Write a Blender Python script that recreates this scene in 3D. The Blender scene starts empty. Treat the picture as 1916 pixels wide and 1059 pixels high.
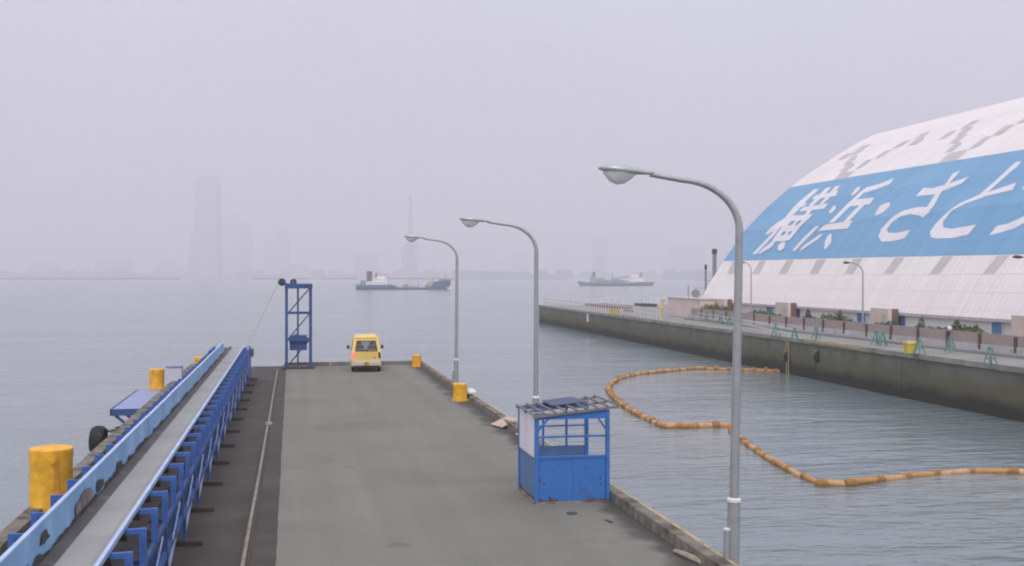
import bpy, bmesh, math, random
from mathutils import Vector, Matrix

# ------------------------------------------------------------------ camera, sky, sun, exposure
SC = bpy.context.scene
COL = SC.collection
R = math.radians
F, CX, HOR = 2100.0, 958.0, 516.0            # focal length, centre and horizon in photograph pixels
CAMH = 4.7                                   # camera height above the pier deck (deck is z = 0)
WATER = -2.7
YAW = math.atan((CX - 545.0) / F)            # the pier runs along +Y, the camera looks right of it
FWD = Vector((math.sin(YAW), math.cos(YAW), 0)); RGT = Vector((math.cos(YAW), -math.sin(YAW), 0)); UP = Vector((0, 0, 1))
CAM = Vector((0, 0, CAMH))

cam_d = bpy.data.cameras.new('camera'); cam = bpy.data.objects.new('camera', cam_d); COL.objects.link(cam)
cam.location = CAM; cam.rotation_euler = (R(90), 0, -YAW)
cam_d.sensor_width = 36; cam_d.lens = 36 * F / 1916.0
cam_d.shift_y = -(529.5 - HOR) / 1916.0
cam_d.clip_start = 0.1; cam_d.clip_end = 40000
SC.camera = cam

SUN_EL, SUN_AZ = R(46), R(195)               # azimuth measured from +Y clockwise
w = bpy.data.worlds.new('World'); SC.world = w; w.use_nodes = True
nt = w.node_tree; nt.nodes.clear()
wo = nt.nodes.new('ShaderNodeOutputWorld'); bg = nt.nodes.new('ShaderNodeBackground')
sky = nt.nodes.new('ShaderNodeTexSky'); sky.sky_type = 'NISHITA'; sky.sun_disc = False
sky.sun_elevation = SUN_EL; sky.sun_rotation = SUN_AZ; sky.dust_density = 6; sky.air_density = 1.5
geo = nt.nodes.new('ShaderNodeTexCoord'); sep = nt.nodes.new('ShaderNodeSeparateXYZ')
nt.links.new(geo.outputs['Generated'], sep.inputs[0])
rmp = nt.nodes.new('ShaderNodeMapRange')     # overcast cloud layer: brighter to the zenith as real overcast is
rmp.inputs['From Min'].default_value = 0; rmp.inputs['From Max'].default_value = 1
rmp.inputs['To Min'].default_value = 0.75; rmp.inputs['To Max'].default_value = 1.55
nt.links.new(sep.outputs['Z'], rmp.inputs['Value'])
nz = nt.nodes.new('ShaderNodeTexNoise'); nz.inputs['Scale'].default_value = 2.2; nz.inputs['Detail'].default_value = 4
nt.links.new(geo.outputs['Generated'], nz.inputs['Vector'])
nr = nt.nodes.new('ShaderNodeMapRange'); nr.inputs['To Min'].default_value = 0.88; nr.inputs['To Max'].default_value = 1.12
nt.links.new(nz.outputs['Fac'], nr.inputs['Value'])
mu = nt.nodes.new('ShaderNodeMath'); mu.operation = 'MULTIPLY'
nt.links.new(rmp.outputs[0], mu.inputs[0]); nt.links.new(nr.outputs[0], mu.inputs[1])
cl = nt.nodes.new('ShaderNodeVectorMath'); cl.operation = 'SCALE'; cl.inputs[0].default_value = (8.0, 7.8, 9.0)
nt.links.new(mu.outputs[0], cl.inputs['Scale'])
nz2 = nt.nodes.new('ShaderNodeTexNoise'); nz2.inputs['Scale'].default_value = 1.3; nz2.inputs['Detail'].default_value = 3
nt.links.new(geo.outputs['Generated'], nz2.inputs['Vector'])
nr2 = nt.nodes.new('ShaderNodeMapRange'); nr2.inputs['From Min'].default_value = 0.35; nr2.inputs['From Max'].default_value = 0.65
nt.links.new(nz2.outputs['Fac'], nr2.inputs['Value'])
ct = nt.nodes.new('ShaderNodeMix'); ct.data_type = 'RGBA'; ct.inputs['A'].default_value = (8.35, 7.75, 8.75, 1); ct.inputs['B'].default_value = (7.7, 7.75, 9.35, 1)
nt.links.new(nr2.outputs[0], ct.inputs['Factor']); nt.links.new(ct.outputs['Result'], cl.inputs[0])
mx = nt.nodes.new('ShaderNodeMix'); mx.data_type = 'RGBA'; mx.inputs['Factor'].default_value = 0.88
nt.links.new(sky.outputs[0], mx.inputs['A']); nt.links.new(cl.outputs[0], mx.inputs['B'])
nt.links.new(mx.outputs['Result'], bg.inputs['Color']); bg.inputs['Strength'].default_value = 0.1
nt.links.new(bg.outputs[0], wo.inputs['Surface'])

sun_d = bpy.data.lights.new('sun', 'SUN'); sun = bpy.data.objects.new('sun', sun_d); COL.objects.link(sun)
sun_d.energy = 1.4; sun_d.angle = R(25); sun_d.color = (1.0, 0.95, 0.9)
sd = Vector((math.sin(SUN_AZ) * math.cos(SUN_EL), math.cos(SUN_AZ) * math.cos(SUN_EL), math.sin(SUN_EL)))
sun.rotation_euler = (-sd).to_track_quat('-Z', 'Y').to_euler()
sun.location = (0, 0, 60)

vs = SC.view_settings
vs.view_transform = 'Standard'; vs.look = 'None'; vs.gamma = 1; vs.use_curve_mapping = False
vs.exposure = 0.07
HAZE_DENSITY = 0.0006
SC.render.engine = 'CYCLES'
SC.cycles.use_denoising = True; SC.cycles.use_adaptive_sampling = True; SC.cycles.adaptive_threshold = 0.02; SC.cycles.adaptive_min_samples = 16
SC.cycles.volume_bounces = 2; SC.cycles.max_bounces = 6
SC.cycles.filter_width = 2.0

random.seed(7)

# ------------------------------------------------------------------ pixel helpers (layout measured from the photograph)
def ray(px, py):
    return FWD + RGT * ((px - CX) / F) + UP * ((HOR - py) / F)
def at(px, py, z=0.0):
    r = ray(px, py); return CAM + r * ((z - CAMH) / r.z)
def atd(px, py, d):
    return CAM + ray(px, py) * d

# ------------------------------------------------------------------ mesh helpers
ROOTS = {}
class MB:
    def __init__(s): s.v = []; s.f = []
    def add(s, vs_, fs):
        o = len(s.v); s.v += [Vector(p) for p in vs_]; s.f += [tuple(i + o for i in f) for f in fs]; return s
    def box(s, x0, x1, y0, y1, z0, z1):
        return s.add([(x0,y0,z0),(x1,y0,z0),(x1,y1,z0),(x0,y1,z0),(x0,y0,z1),(x1,y0,z1),(x1,y1,z1),(x0,y1,z1)],
                     [(3,2,1,0),(4,5,6,7),(0,1,5,4),(1,2,6,5),(2,3,7,6),(3,0,4,7)])
    def hexa(s, p):   # bottom 4 ccw, top 4 ccw
        return s.add(p, [(3,2,1,0),(4,5,6,7),(0,1,5,4),(1,2,6,5),(2,3,7,6),(3,0,4,7)])
    def bar(s, a, b, w_, h_, up=(0,0,1)):
        a = Vector(a); b = Vector(b); d = (b - a).normalized(); up = Vector(up)
        if abs(d.dot(up)) > 0.97: up = Vector((0, 1, 0)) if abs(d.y) < 0.9 else Vector((1, 0, 0))
        x = d.cross(up).normalized(); u = x.cross(d).normalized()
        q = []
        for c in (a, b):
            for sx, su in ((-1,-1),(1,-1),(1,1),(-1,1)):
                q.append(c + x * (sx * w_ / 2) + u * (su * h_ / 2))
        return s.add(q, [(0,1,2,3),(7,6,5,4),(1,0,4,5),(2,1,5,6),(3,2,6,7),(0,3,7,4)])
    def tube(s, pts, rad, n=10, cap=True):
        pts = [Vector(p) for p in pts]
        if not hasattr(rad, '__len__'): rad = [rad] * len(pts)
        o = len(s.v); prev = None
        for i, p in enumerate(pts):
            d = (pts[min(i+1, len(pts)-1)] - pts[max(i-1, 0)]).normalized()
            if prev is None:
                u = Vector((0,0,1)) if abs(d.z) < 0.9 else Vector((1,0,0))
                x = d.cross(u).normalized()
            else:
                x = (prev - d * prev.dot(d)).normalized()
            prev = x; y = d.cross(x)
            for k in range(n):
                a = 2 * math.pi * k / n
                s.v.append(p + (x * math.cos(a) + y * math.sin(a)) * rad[i])
        for i in range(len(pts) - 1):
            for k in range(n):
                s.f.append((o+i*n+k, o+i*n+(k+1)%n, o+(i+1)*n+(k+1)%n, o+(i+1)*n+k))
        if cap:
            s.f.append(tuple(o + k for k in range(n))[::-1])
            e = o + (len(pts)-1)*n; s.f.append(tuple(e + k for k in range(n)))
        return s
    def lathe(s, prof, n=20, c=(0,0,0)):
        o = len(s.v); c = Vector(c)
        for r_, z in prof:
            for k in range(n):
                a = 2*math.pi*k/n; s.v.append(c + Vector((r_*math.cos(a), r_*math.sin(a), z)))
        for i in range(len(prof)-1):
            for k in range(n):
                s.f.append((o+i*n+k, o+i*n+(k+1)%n, o+(i+1)*n+(k+1)%n, o+(i+1)*n+k))
        s.f.append(tuple(o + k for k in range(n))[::-1]); e = o+(len(prof)-1)*n
        s.f.append(tuple(e + k for k in range(n))); return s
    def loft(s, rings, closed=True, cap=True):
        o = len(s.v); n = len(rings[0])
        for r_ in rings: s.v += [Vector(p) for p in r_]
        for i in range(len(rings)-1):
            for k in range(n if closed else n-1):
                s.f.append((o+i*n+k, o+i*n+(k+1)%n, o+(i+1)*n+(k+1)%n, o+(i+1)*n+k))
        if cap:
            s.f.append(tuple(o+k for k in range(n))[::-1]); e = o+(len(rings)-1)*n
            s.f.append(tuple(e+k for k in range(n)))
        return s
    def prism(s, poly, d):    # poly: list of 3-D points, d: extrusion vector
        n = len(poly); d = Vector(d)
        return s.add(list(poly) + [Vector(p)+d for p in poly],
                     [tuple(range(n))[::-1], tuple(range(n, 2*n))] + [(k, (k+1)%n, n+(k+1)%n, n+k) for k in range(n)])
    def build(s, name, mat, parent=None, smooth=False, world=False, bevel=0.0):
        vv = s.v
        if world and parent is not None:
            loc, rz = ROOTS[parent.name]; m = (Matrix.Translation(loc) @ Matrix.Rotation(rz, 4, 'Z')).inverted()
            vv = [m @ p for p in vv]
        me = bpy.data.meshes.new(name); me.from_pydata([tuple(p) for p in vv], [], s.f)
        bm = bmesh.new(); bm.from_mesh(me)
        bmesh.ops.recalc_face_normals(bm, faces=bm.faces)
        if bevel:
            bmesh.ops.bevel(bm, geom=[e for e in bm.edges], offset=bevel, segments=2, affect='EDGES', profile=0.6)
        bm.to_mesh(me); bm.free()
        if smooth:
            for p in me.polygons: p.use_smooth = True
            if smooth == 'auto':
                try: me.set_sharp_from_angle(angle=R(38))
                except Exception: pass
        o = bpy.data.objects.new(name, me); COL.objects.link(o)
        me.materials.append(M[mat] if isinstance(mat, str) else mat)
        if parent is not None: o.parent = parent
        return o

def tag(o, label=None, cat=None, group=None, kind=None):
    if label: o['label'] = label
    if cat: o['category'] = cat
    if group: o['group'] = group
    if kind: o['kind'] = kind
    return o
def thing(name, label, cat, loc=(0,0,0), rz=0.0, group=None):
    o = bpy.data.objects.new(name, None); COL.objects.link(o)
    o.location = loc; o.rotation_euler = (0, 0, rz); o.empty_display_size = 0.3
    ROOTS[o.name] = (Vector(loc), rz)
    return tag(o, label, cat, group)
def copy_tree(o, parent=None):
    c = o.copy(); COL.objects.link(c); c.parent = parent
    for ch in o.children: copy_tree(ch, c)
    if parent is None: ROOTS[c.name] = (Vector(c.location), c.rotation_euler.z)
    return c
def inst(src, name, parent, loc, rot=(0,0,0), scale=(1,1,1)):
    o = bpy.data.objects.new(name, src.data if hasattr(src, 'data') else src); COL.objects.link(o)
    o.parent = parent; o.location = loc; o.rotation_euler = rot; o.scale = scale
    return o

# ------------------------------------------------------------------ materials
def L(c):   # sRGB 0-255 -> linear
    return tuple(((x/255)/12.92 if x/255 <= 0.04045 else ((x/255+0.055)/1.055)**2.4) for x in c)
M = {}
def mat(name, col, rough=0.6, var=0.12, scale=3.0, metal=0.0, bump=0.0, bscale=20.0, dirt=None, dirt_amt=0.0, dirt_scale=1.5,
        streak=False, spec=0.5):
    m = bpy.data.materials.new(name); m.use_nodes = True; M[name] = m
    t = m.node_tree; b = t.nodes['Principled BSDF']
    b.inputs['Roughness'].default_value = rough; b.inputs['Metallic'].default_value = metal
    b.inputs['Specular IOR Level'].default_value = spec
    c4 = (*col, 1)
    tc = t.nodes.new('ShaderNodeTexCoord')
    n1 = t.nodes.new('ShaderNodeTexNoise'); n1.inputs['Scale'].default_value = scale; n1.inputs['Detail'].default_value = 6
    t.links.new(tc.outputs['Object'], n1.inputs['Vector'])
    mp = t.nodes.new('ShaderNodeMapRange'); mp.inputs['From Min'].default_value = 0.3; mp.inputs['From Max'].default_value = 0.7
    mp.inputs['To Min'].default_value = 1 - var; mp.inputs['To Max'].default_value = 1 + var
    t.links.new(n1.outputs['Fac'], mp.inputs['Value'])
    sc = t.nodes.new('ShaderNodeVectorMath'); sc.operation = 'SCALE'; sc.inputs[0].default_value = col
    t.links.new(mp.outputs[0], sc.inputs['Scale'])
    last = sc.outputs[0]
    if dirt is not None:
        n2 = t.nodes.new('ShaderNodeTexNoise'); n2.inputs['Scale'].default_value = dirt_scale; n2.inputs['Detail'].default_value = 8
        n2.inputs['Roughness'].default_value = 0.65
        if streak:
            mpp = t.nodes.new('ShaderNodeMapping'); mpp.inputs['Scale'].default_value = (1.6, 1.6, 0.22)
            t.links.new(tc.outputs['Object'], mpp.inputs[0]); t.links.new(mpp.outputs[0], n2.inputs['Vector'])
        else:
            t.links.new(tc.outputs['Object'], n2.inputs['Vector'])
        r2 = t.nodes.new('ShaderNodeMapRange'); r2.inputs['From Min'].default_value = 0.62 - 0.3*dirt_amt; r2.inputs['From Max'].default_value = 0.74 - 0.2*dirt_amt
        t.links.new(n2.outputs['Fac'], r2.inputs['Value'])
        mm = t.nodes.new('ShaderNodeMix'); mm.data_type = 'RGBA'; mm.inputs['B'].default_value = (*dirt, 1)
        t.links.new(r2.outputs[0], mm.inputs['Factor']); t.links.new(last, mm.inputs['A']); last = mm.outputs['Result']
    t.links.new(last, b.inputs['Base Color'])
    if bump:
        n3 = t.nodes.new('ShaderNodeTexNoise'); n3.inputs['Scale'].default_value = bscale; n3.inputs['Detail'].default_value = 5
        t.links.new(tc.outputs['Object'], n3.inputs['Vector'])
        bp = t.nodes.new('ShaderNodeBump'); bp.inputs['Strength'].default_value = bump; bp.inputs['Distance'].default_value = 0.02
        t.links.new(n3.outputs['Fac'], bp.inputs['Height']); t.links.new(bp.outputs[0], b.inputs['Normal'])
    return m

rust = (0.11, 0.045, 0.02)
def asphalt_mat():
    m = mat('asphalt', (0.186, 0.190, 0.157), 0.88, 0.08, 0.35, bump=0.35, bscale=60, dirt=(0.152, 0.153, 0.126), dirt_amt=0.3, dirt_scale=0.22)
    t = m.node_tree; b = t.nodes['Principled BSDF']; src = b.inputs['Base Color'].links[0].from_socket
    tc = [n for n in t.nodes if n.type == 'TEX_COORD'][0]
    # long faint wheel streaks along the pier
    mp = t.nodes.new('ShaderNodeMapping'); mp.inputs['Scale'].default_value = (1.3, 0.05, 1); t.links.new(tc.outputs['Object'], mp.inputs[0])
    n = t.nodes.new('ShaderNodeTexNoise'); n.inputs['Scale'].default_value = 1.2; n.inputs['Detail'].default_value = 5; t.links.new(mp.outputs[0], n.inputs['Vector'])
    r = t.nodes.new('ShaderNodeMapRange'); r.inputs['From Min'].default_value = 0.3; r.inputs['From Max'].default_value = 0.7; r.inputs['To Min'].default_value = 0.92; r.inputs['To Max'].default_value = 1.06
    t.links.new(n.outputs['Fac'], r.inputs['Value'])
    sc = t.nodes.new('ShaderNodeVectorMath'); sc.operation = 'SCALE'; t.links.new(src, sc.inputs[0]); t.links.new(r.outputs[0], sc.inputs['Scale'])
    # fine aggregate speckle
    n4 = t.nodes.new('ShaderNodeTexNoise'); n4.inputs['Scale'].default_value = 14; n4.inputs['Detail'].default_value = 3; t.links.new(tc.outputs['Object'], n4.inputs['Vector'])
    r4 = t.nodes.new('ShaderNodeMapRange'); r4.inputs['From Min'].default_value = 0.3; r4.inputs['From Max'].default_value = 0.7; r4.inputs['To Min'].default_value = 0.92; r4.inputs['To Max'].default_value = 1.08
    t.links.new(n4.outputs['Fac'], r4.inputs['Value'])
    sc4 = t.nodes.new('ShaderNodeVectorMath'); sc4.operation = 'SCALE'; t.links.new(sc.outputs[0], sc4.inputs[0]); t.links.new(r4.outputs[0], sc4.inputs['Scale'])
    # sparse oil drips and dark scuffs
    vo = t.nodes.new('ShaderNodeTexVoronoi'); vo.inputs['Scale'].default_value = 0.55; vo.inputs['Randomness'].default_value = 1.0
    nd = t.nodes.new('ShaderNodeTexNoise'); nd.inputs['Scale'].default_value = 3.0; t.links.new(tc.outputs['Object'], nd.inputs['Vector'])
    va = t.nodes.new('ShaderNodeVectorMath'); va.operation = 'MULTIPLY_ADD'; va.inputs[1].default_value = (0.35, 0.8, 0)
    t.links.new(nd.outputs['Color'], va.inputs[0]); t.links.new(tc.outputs['Object'], va.inputs[2]); t.links.new(va.outputs[0], vo.inputs['Vector'])
    ro = t.nodes.new('ShaderNodeMapRange'); ro.interpolation_type = 'SMOOTHSTEP'; ro.inputs['From Min'].default_value = 0.05; ro.inputs['From Max'].default_value = 0.16; ro.inputs['To Min'].default_value = 0.45; ro.inputs['To Max'].default_value = 0.0
    t.links.new(vo.outputs['Distance'], ro.inputs['Value'])
    nk = t.nodes.new('ShaderNodeTexNoise'); nk.inputs['Scale'].default_value = 0.3; t.links.new(tc.outputs['Object'], nk.inputs['Vector'])
    rk = t.nodes.new('ShaderNodeMapRange'); rk.inputs['From Min'].default_value = 0.5; rk.inputs['From Max'].default_value = 0.62; t.links.new(nk.outputs['Fac'], rk.inputs['Value'])
    mk = t.nodes.new('ShaderNodeMath'); mk.operation = 'MULTIPLY'; t.links.new(ro.outputs[0], mk.inputs[0]); t.links.new(rk.outputs[0], mk.inputs[1])
    mo = t.nodes.new('ShaderNodeMix'); mo.data_type = 'RGBA'; mo.inputs['B'].default_value = (0.07, 0.07, 0.062, 1)
    t.links.new(mk.outputs[0], mo.inputs['Factor']); t.links.new(sc4.outputs[0], mo.inputs['A'])
    # noise-edged darker band against the right kerb
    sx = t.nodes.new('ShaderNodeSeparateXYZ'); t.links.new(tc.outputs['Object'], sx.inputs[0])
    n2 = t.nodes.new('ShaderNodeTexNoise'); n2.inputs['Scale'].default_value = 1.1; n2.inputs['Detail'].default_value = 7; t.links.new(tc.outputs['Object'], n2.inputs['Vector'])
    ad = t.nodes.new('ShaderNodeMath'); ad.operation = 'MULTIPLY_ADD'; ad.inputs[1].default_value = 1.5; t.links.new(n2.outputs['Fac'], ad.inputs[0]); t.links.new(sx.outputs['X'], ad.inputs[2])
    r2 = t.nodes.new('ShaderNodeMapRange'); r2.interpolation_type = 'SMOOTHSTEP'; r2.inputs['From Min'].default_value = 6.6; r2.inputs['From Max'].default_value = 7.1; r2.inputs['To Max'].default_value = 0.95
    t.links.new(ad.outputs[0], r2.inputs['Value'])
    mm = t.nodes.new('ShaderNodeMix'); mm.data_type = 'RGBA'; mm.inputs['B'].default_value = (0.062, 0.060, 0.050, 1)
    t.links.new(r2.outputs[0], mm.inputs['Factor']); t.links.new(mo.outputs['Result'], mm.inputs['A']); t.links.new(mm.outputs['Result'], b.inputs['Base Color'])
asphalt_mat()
mat('dark_asphalt', (0.058, 0.053, 0.044), 0.9, 0.2, 0.8, bump=0.3, bscale=50, dirt=(0.078, 0.075, 0.066), dirt_amt=0.3, dirt_scale=0.6)
mat('gutter', (0.10, 0.095, 0.08), 0.9, 0.25, 2.0, bump=0.3, dirt=(0.19, 0.185, 0.17), dirt_amt=0.45, dirt_scale=1.2)
mat('concrete', (0.20, 0.185, 0.15), 0.9, 0.2, 1.5, bump=0.3, bscale=25, dirt=(0.075, 0.066, 0.05), dirt_amt=0.55, dirt_scale=2.0)
mat('concrete_side', (0.17, 0.17, 0.15), 0.9, 0.2, 0.8, bump=0.3, bscale=15, dirt=(0.08, 0.085, 0.07), dirt_amt=0.4, dirt_scale=0.5)
def quay_mat():
    m = mat('quay_face', (0.142, 0.152, 0.118), 0.9, 0.18, 0.25, bump=0.3, bscale=6, dirt=(0.105, 0.112, 0.078), dirt_amt=0.45, dirt_scale=0.35, streak=True)
    t = m.node_tree; b = t.nodes['Principled BSDF']; src = b.inputs['Base Color'].links[0].from_socket
    tc = [n for n in t.nodes if n.type == 'TEX_COORD'][0]
    def layer(src, zlo, zhi, amp, sc, col, seed):
        sx = t.nodes.new('ShaderNodeSeparateXYZ'); t.links.new(tc.outputs['Object'], sx.inputs[0])
        n2 = t.nodes.new('ShaderNodeTexNoise'); n2.inputs['Scale'].default_value = sc; n2.inputs['Detail'].default_value = 7
        mp = t.nodes.new('ShaderNodeMapping'); mp.inputs['Location'].default_value = (seed, seed, 0); mp.inputs['Scale'].default_value = (1, 1, 0.6)
        t.links.new(tc.outputs['Object'], mp.inputs[0]); t.links.new(mp.outputs[0], n2.inputs['Vector'])
        ad = t.nodes.new('ShaderNodeMath'); ad.operation = 'MULTIPLY_ADD'; ad.inputs[1].default_value = amp
        t.links.new(n2.outputs['Fac'], ad.inputs[0]); t.links.new(sx.outputs['Z'], ad.inputs[2])
        r2 = t.nodes.new('ShaderNodeMapRange'); r2.interpolation_type = 'SMOOTHSTEP'
        r2.inputs['From Min'].default_value = zlo; r2.inputs['From Max'].default_value = zhi; r2.inputs['To Min'].default_value = 1; r2.inputs['To Max'].default_value = 0
        t.links.new(ad.outputs[0], r2.inputs['Value'])
        mm = t.nodes.new('ShaderNodeMix'); mm.data_type = 'RGBA'; mm.inputs['B'].default_value = (*col, 1)
        t.links.new(r2.outputs[0], mm.inputs['Factor']); t.links.new(src, mm.inputs['A']); return mm.outputs['Result']
    c = layer(src, -0.9, -0.2, 1.0, 0.5, (0.118, 0.112, 0.066), 3)      # algae and mud above the tide
    c = layer(c, -1.8, -0.95, 0.9, 0.6, (0.028, 0.032, 0.021), 11)       # weed-black tidal band
    t.links.new(c, b.inputs['Base Color'])
quay_mat()
mat('quay_face_wet', (0.05, 0.058, 0.042), 0.6, 0.3, 0.4, bump=0.4, bscale=5, dirt=(0.09, 0.095, 0.065), dirt_amt=0.3, dirt_scale=0.5)
mat('quay_top', (0.25, 0.26, 0.245), 0.9, 0.15, 0.3, dirt=(0.18, 0.185, 0.17), dirt_amt=0.3, dirt_scale=0.4)
mat('coping', (0.27, 0.27, 0.23), 0.9, 0.2, 0.6, dirt=(0.15, 0.15, 0.115), dirt_amt=0.4, dirt_scale=0.8)
mat('yellow_paint', (0.52, 0.41, 0.19), 0.7, 0.2, 3, dirt=(0.28, 0.24, 0.15), dirt_amt=0.5, dirt_scale=3)
mat('bollard_yellow', (0.84, 0.45, 0.03), 0.62, 0.2, 5, bump=0.5, bscale=9, dirt=(0.62, 0.25, 0.03), dirt_amt=0.28, dirt_scale=4.5, streak=True)
mat('rail_steel', (0.25, 0.23, 0.19), 0.6, 0.25, 3, metal=0.2, dirt=(0.18, 0.11, 0.07), dirt_amt=0.4, dirt_scale=5)
mat('blue_steel', (0.048, 0.132, 0.41), 0.5, 0.2, 2.5, dirt=(0.045, 0.072, 0.165), dirt_amt=0.35, dirt_scale=3)
mat('blue_dark', (0.038, 0.092, 0.27), 0.55, 0.2, 2.5, dirt=(0.05, 0.05, 0.09), dirt_amt=0.35, dirt_scale=3)
mat('skirt_blue', (0.20, 0.40, 0.66), 0.5, 0.14, 1.2, dirt=(0.30, 0.50, 0.74), dirt_amt=0.35, dirt_scale=1.2)
mat('lip_blue', (0.42, 0.55, 0.76), 0.5, 0.12, 2)
mat('belt', (0.305, 0.315, 0.300), 0.7, 0.09, 0.8, dirt=(0.255, 0.26, 0.25), dirt_amt=0.3, dirt_scale=0.5)
mat('belt_rubber_and_shade', (0.085, 0.08, 0.078), 0.8, 0.2, 3, dirt=(0.15, 0.14, 0.135), dirt_amt=0.3)  # return belt rubber, and the shadow strip painted along the belt edge
mat('grime', (0.05, 0.042, 0.03), 0.9, 0.4, 5, bump=0.6, bscale=15)
mat('wood_dark', (0.07, 0.058, 0.042), 0.9, 0.3, 4, bump=0.3)
mat('rust_bare', (0.28, 0.23, 0.21), 0.8, 0.3, 4, dirt=(0.13, 0.09, 0.07), dirt_amt=0.5, dirt_scale=3)
mat('platform_blue', (0.26, 0.31, 0.50), 0.5, 0.08, 1.5, dirt=(0.2, 0.24, 0.4), dirt_amt=0.2)
mat('pale_panel', (0.62, 0.63, 0.74), 0.5, 0.05, 2)
mat('rubber', (0.022, 0.022, 0.02), 0.85, 0.3, 6, bump=0.3, bscale=20, dirt=(0.06, 0.055, 0.04), dirt_amt=0.3, dirt_scale=4)
mat('chain', (0.06, 0.045, 0.035), 0.8, 0.3, 10, metal=0.3)
mat('galv', (0.40, 0.42, 0.43), 0.42, 0.08, 4, metal=0.45, dirt=(0.32, 0.34, 0.35), dirt_amt=0.3, dirt_scale=3)
mat('lamp_head', (0.45, 0.49, 0.48), 0.35, 0.06, 4, metal=0.3)
mat('white_band', (0.75, 0.75, 0.75), 0.5, 0.05)
mat('booth_blue', (0.042, 0.168, 0.50), 0.5, 0.08, 2.5, dirt=(0.055, 0.105, 0.24), dirt_amt=0.22, dirt_scale=3)
mat('booth_blue_dull', (0.10, 0.205, 0.39), 0.55, 0.08, 2, dirt=(0.15, 0.24, 0.42), dirt_amt=0.3, dirt_scale=2)
mat('booth_white', (0.80, 0.76, 0.80), 0.6, 0.06, 2)
mat('roof_felt', (0.06, 0.085, 0.15), 0.6, 0.2, 3)
mat('roof_slat', (0.20, 0.19, 0.18), 0.8, 0.25, 3)
mat('plywood', (0.52, 0.40, 0.31), 0.8, 0.12, 4)
mat('driftwood', (0.36, 0.31, 0.24), 0.9, 0.25, 5, bump=0.3)
mat('iron_lid', (0.07, 0.075, 0.06), 0.7, 0.3, 8, bump=0.3)
mat('van_yellow', (0.78, 0.57, 0.16), 0.28, 0.03, 2)
mat('van_trim', (0.58, 0.55, 0.47), 0.4, 0.06, 3)
mat('van_dark', (0.018, 0.018, 0.02), 0.5, 0.1)
mat('tyre', (0.02, 0.02, 0.02), 0.85, 0.2)
mat('rim', (0.35, 0.35, 0.36), 0.4, 0.05, metal=0.6)
mat('plate_yellow', (0.75, 0.58, 0.06), 0.5, 0.03)
mat('black_ink', (0.02, 0.02, 0.02), 0.6, 0.05)
mat('lamp_red_off', (0.16, 0.02, 0.01), 0.25, 0.05)
mat('seat_grey', (0.45, 0.45, 0.46), 0.8, 0.1)
mat('boom_orange', (0.50, 0.245, 0.062), 0.6, 0.25, 3.5, bump=0.6, bscale=9, dirt=(0.24, 0.13, 0.05), dirt_amt=0.35, dirt_scale=2.5)
mat('boom_pale', (0.56, 0.34, 0.15), 0.6, 0.22, 3.5, bump=0.6, bscale=9, dirt=(0.34, 0.18, 0.07), dirt_amt=0.3, dirt_scale=3)
mat('boom_join', (0.34, 0.17, 0.035), 0.7, 0.3, 4, dirt=(0.2, 0.10, 0.03), dirt_amt=0.4, dirt_scale=4)
mat('roof_white', (0.80, 0.765, 0.735), 0.55, 0.03, 0.15, dirt=(0.765, 0.73, 0.70), dirt_amt=0.3, dirt_scale=0.12)
mat('roof_blue', (0.155, 0.365, 0.575), 0.5, 0.05, 0.12, dirt=(0.18, 0.38, 0.56), dirt_amt=0.3, dirt_scale=0.1)
mat('roof_letter', (0.76, 0.74, 0.76), 0.5, 0.03, 0.3)
mat('roof_grey', (0.53, 0.50, 0.495), 0.6, 0.05, 0.3)
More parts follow.
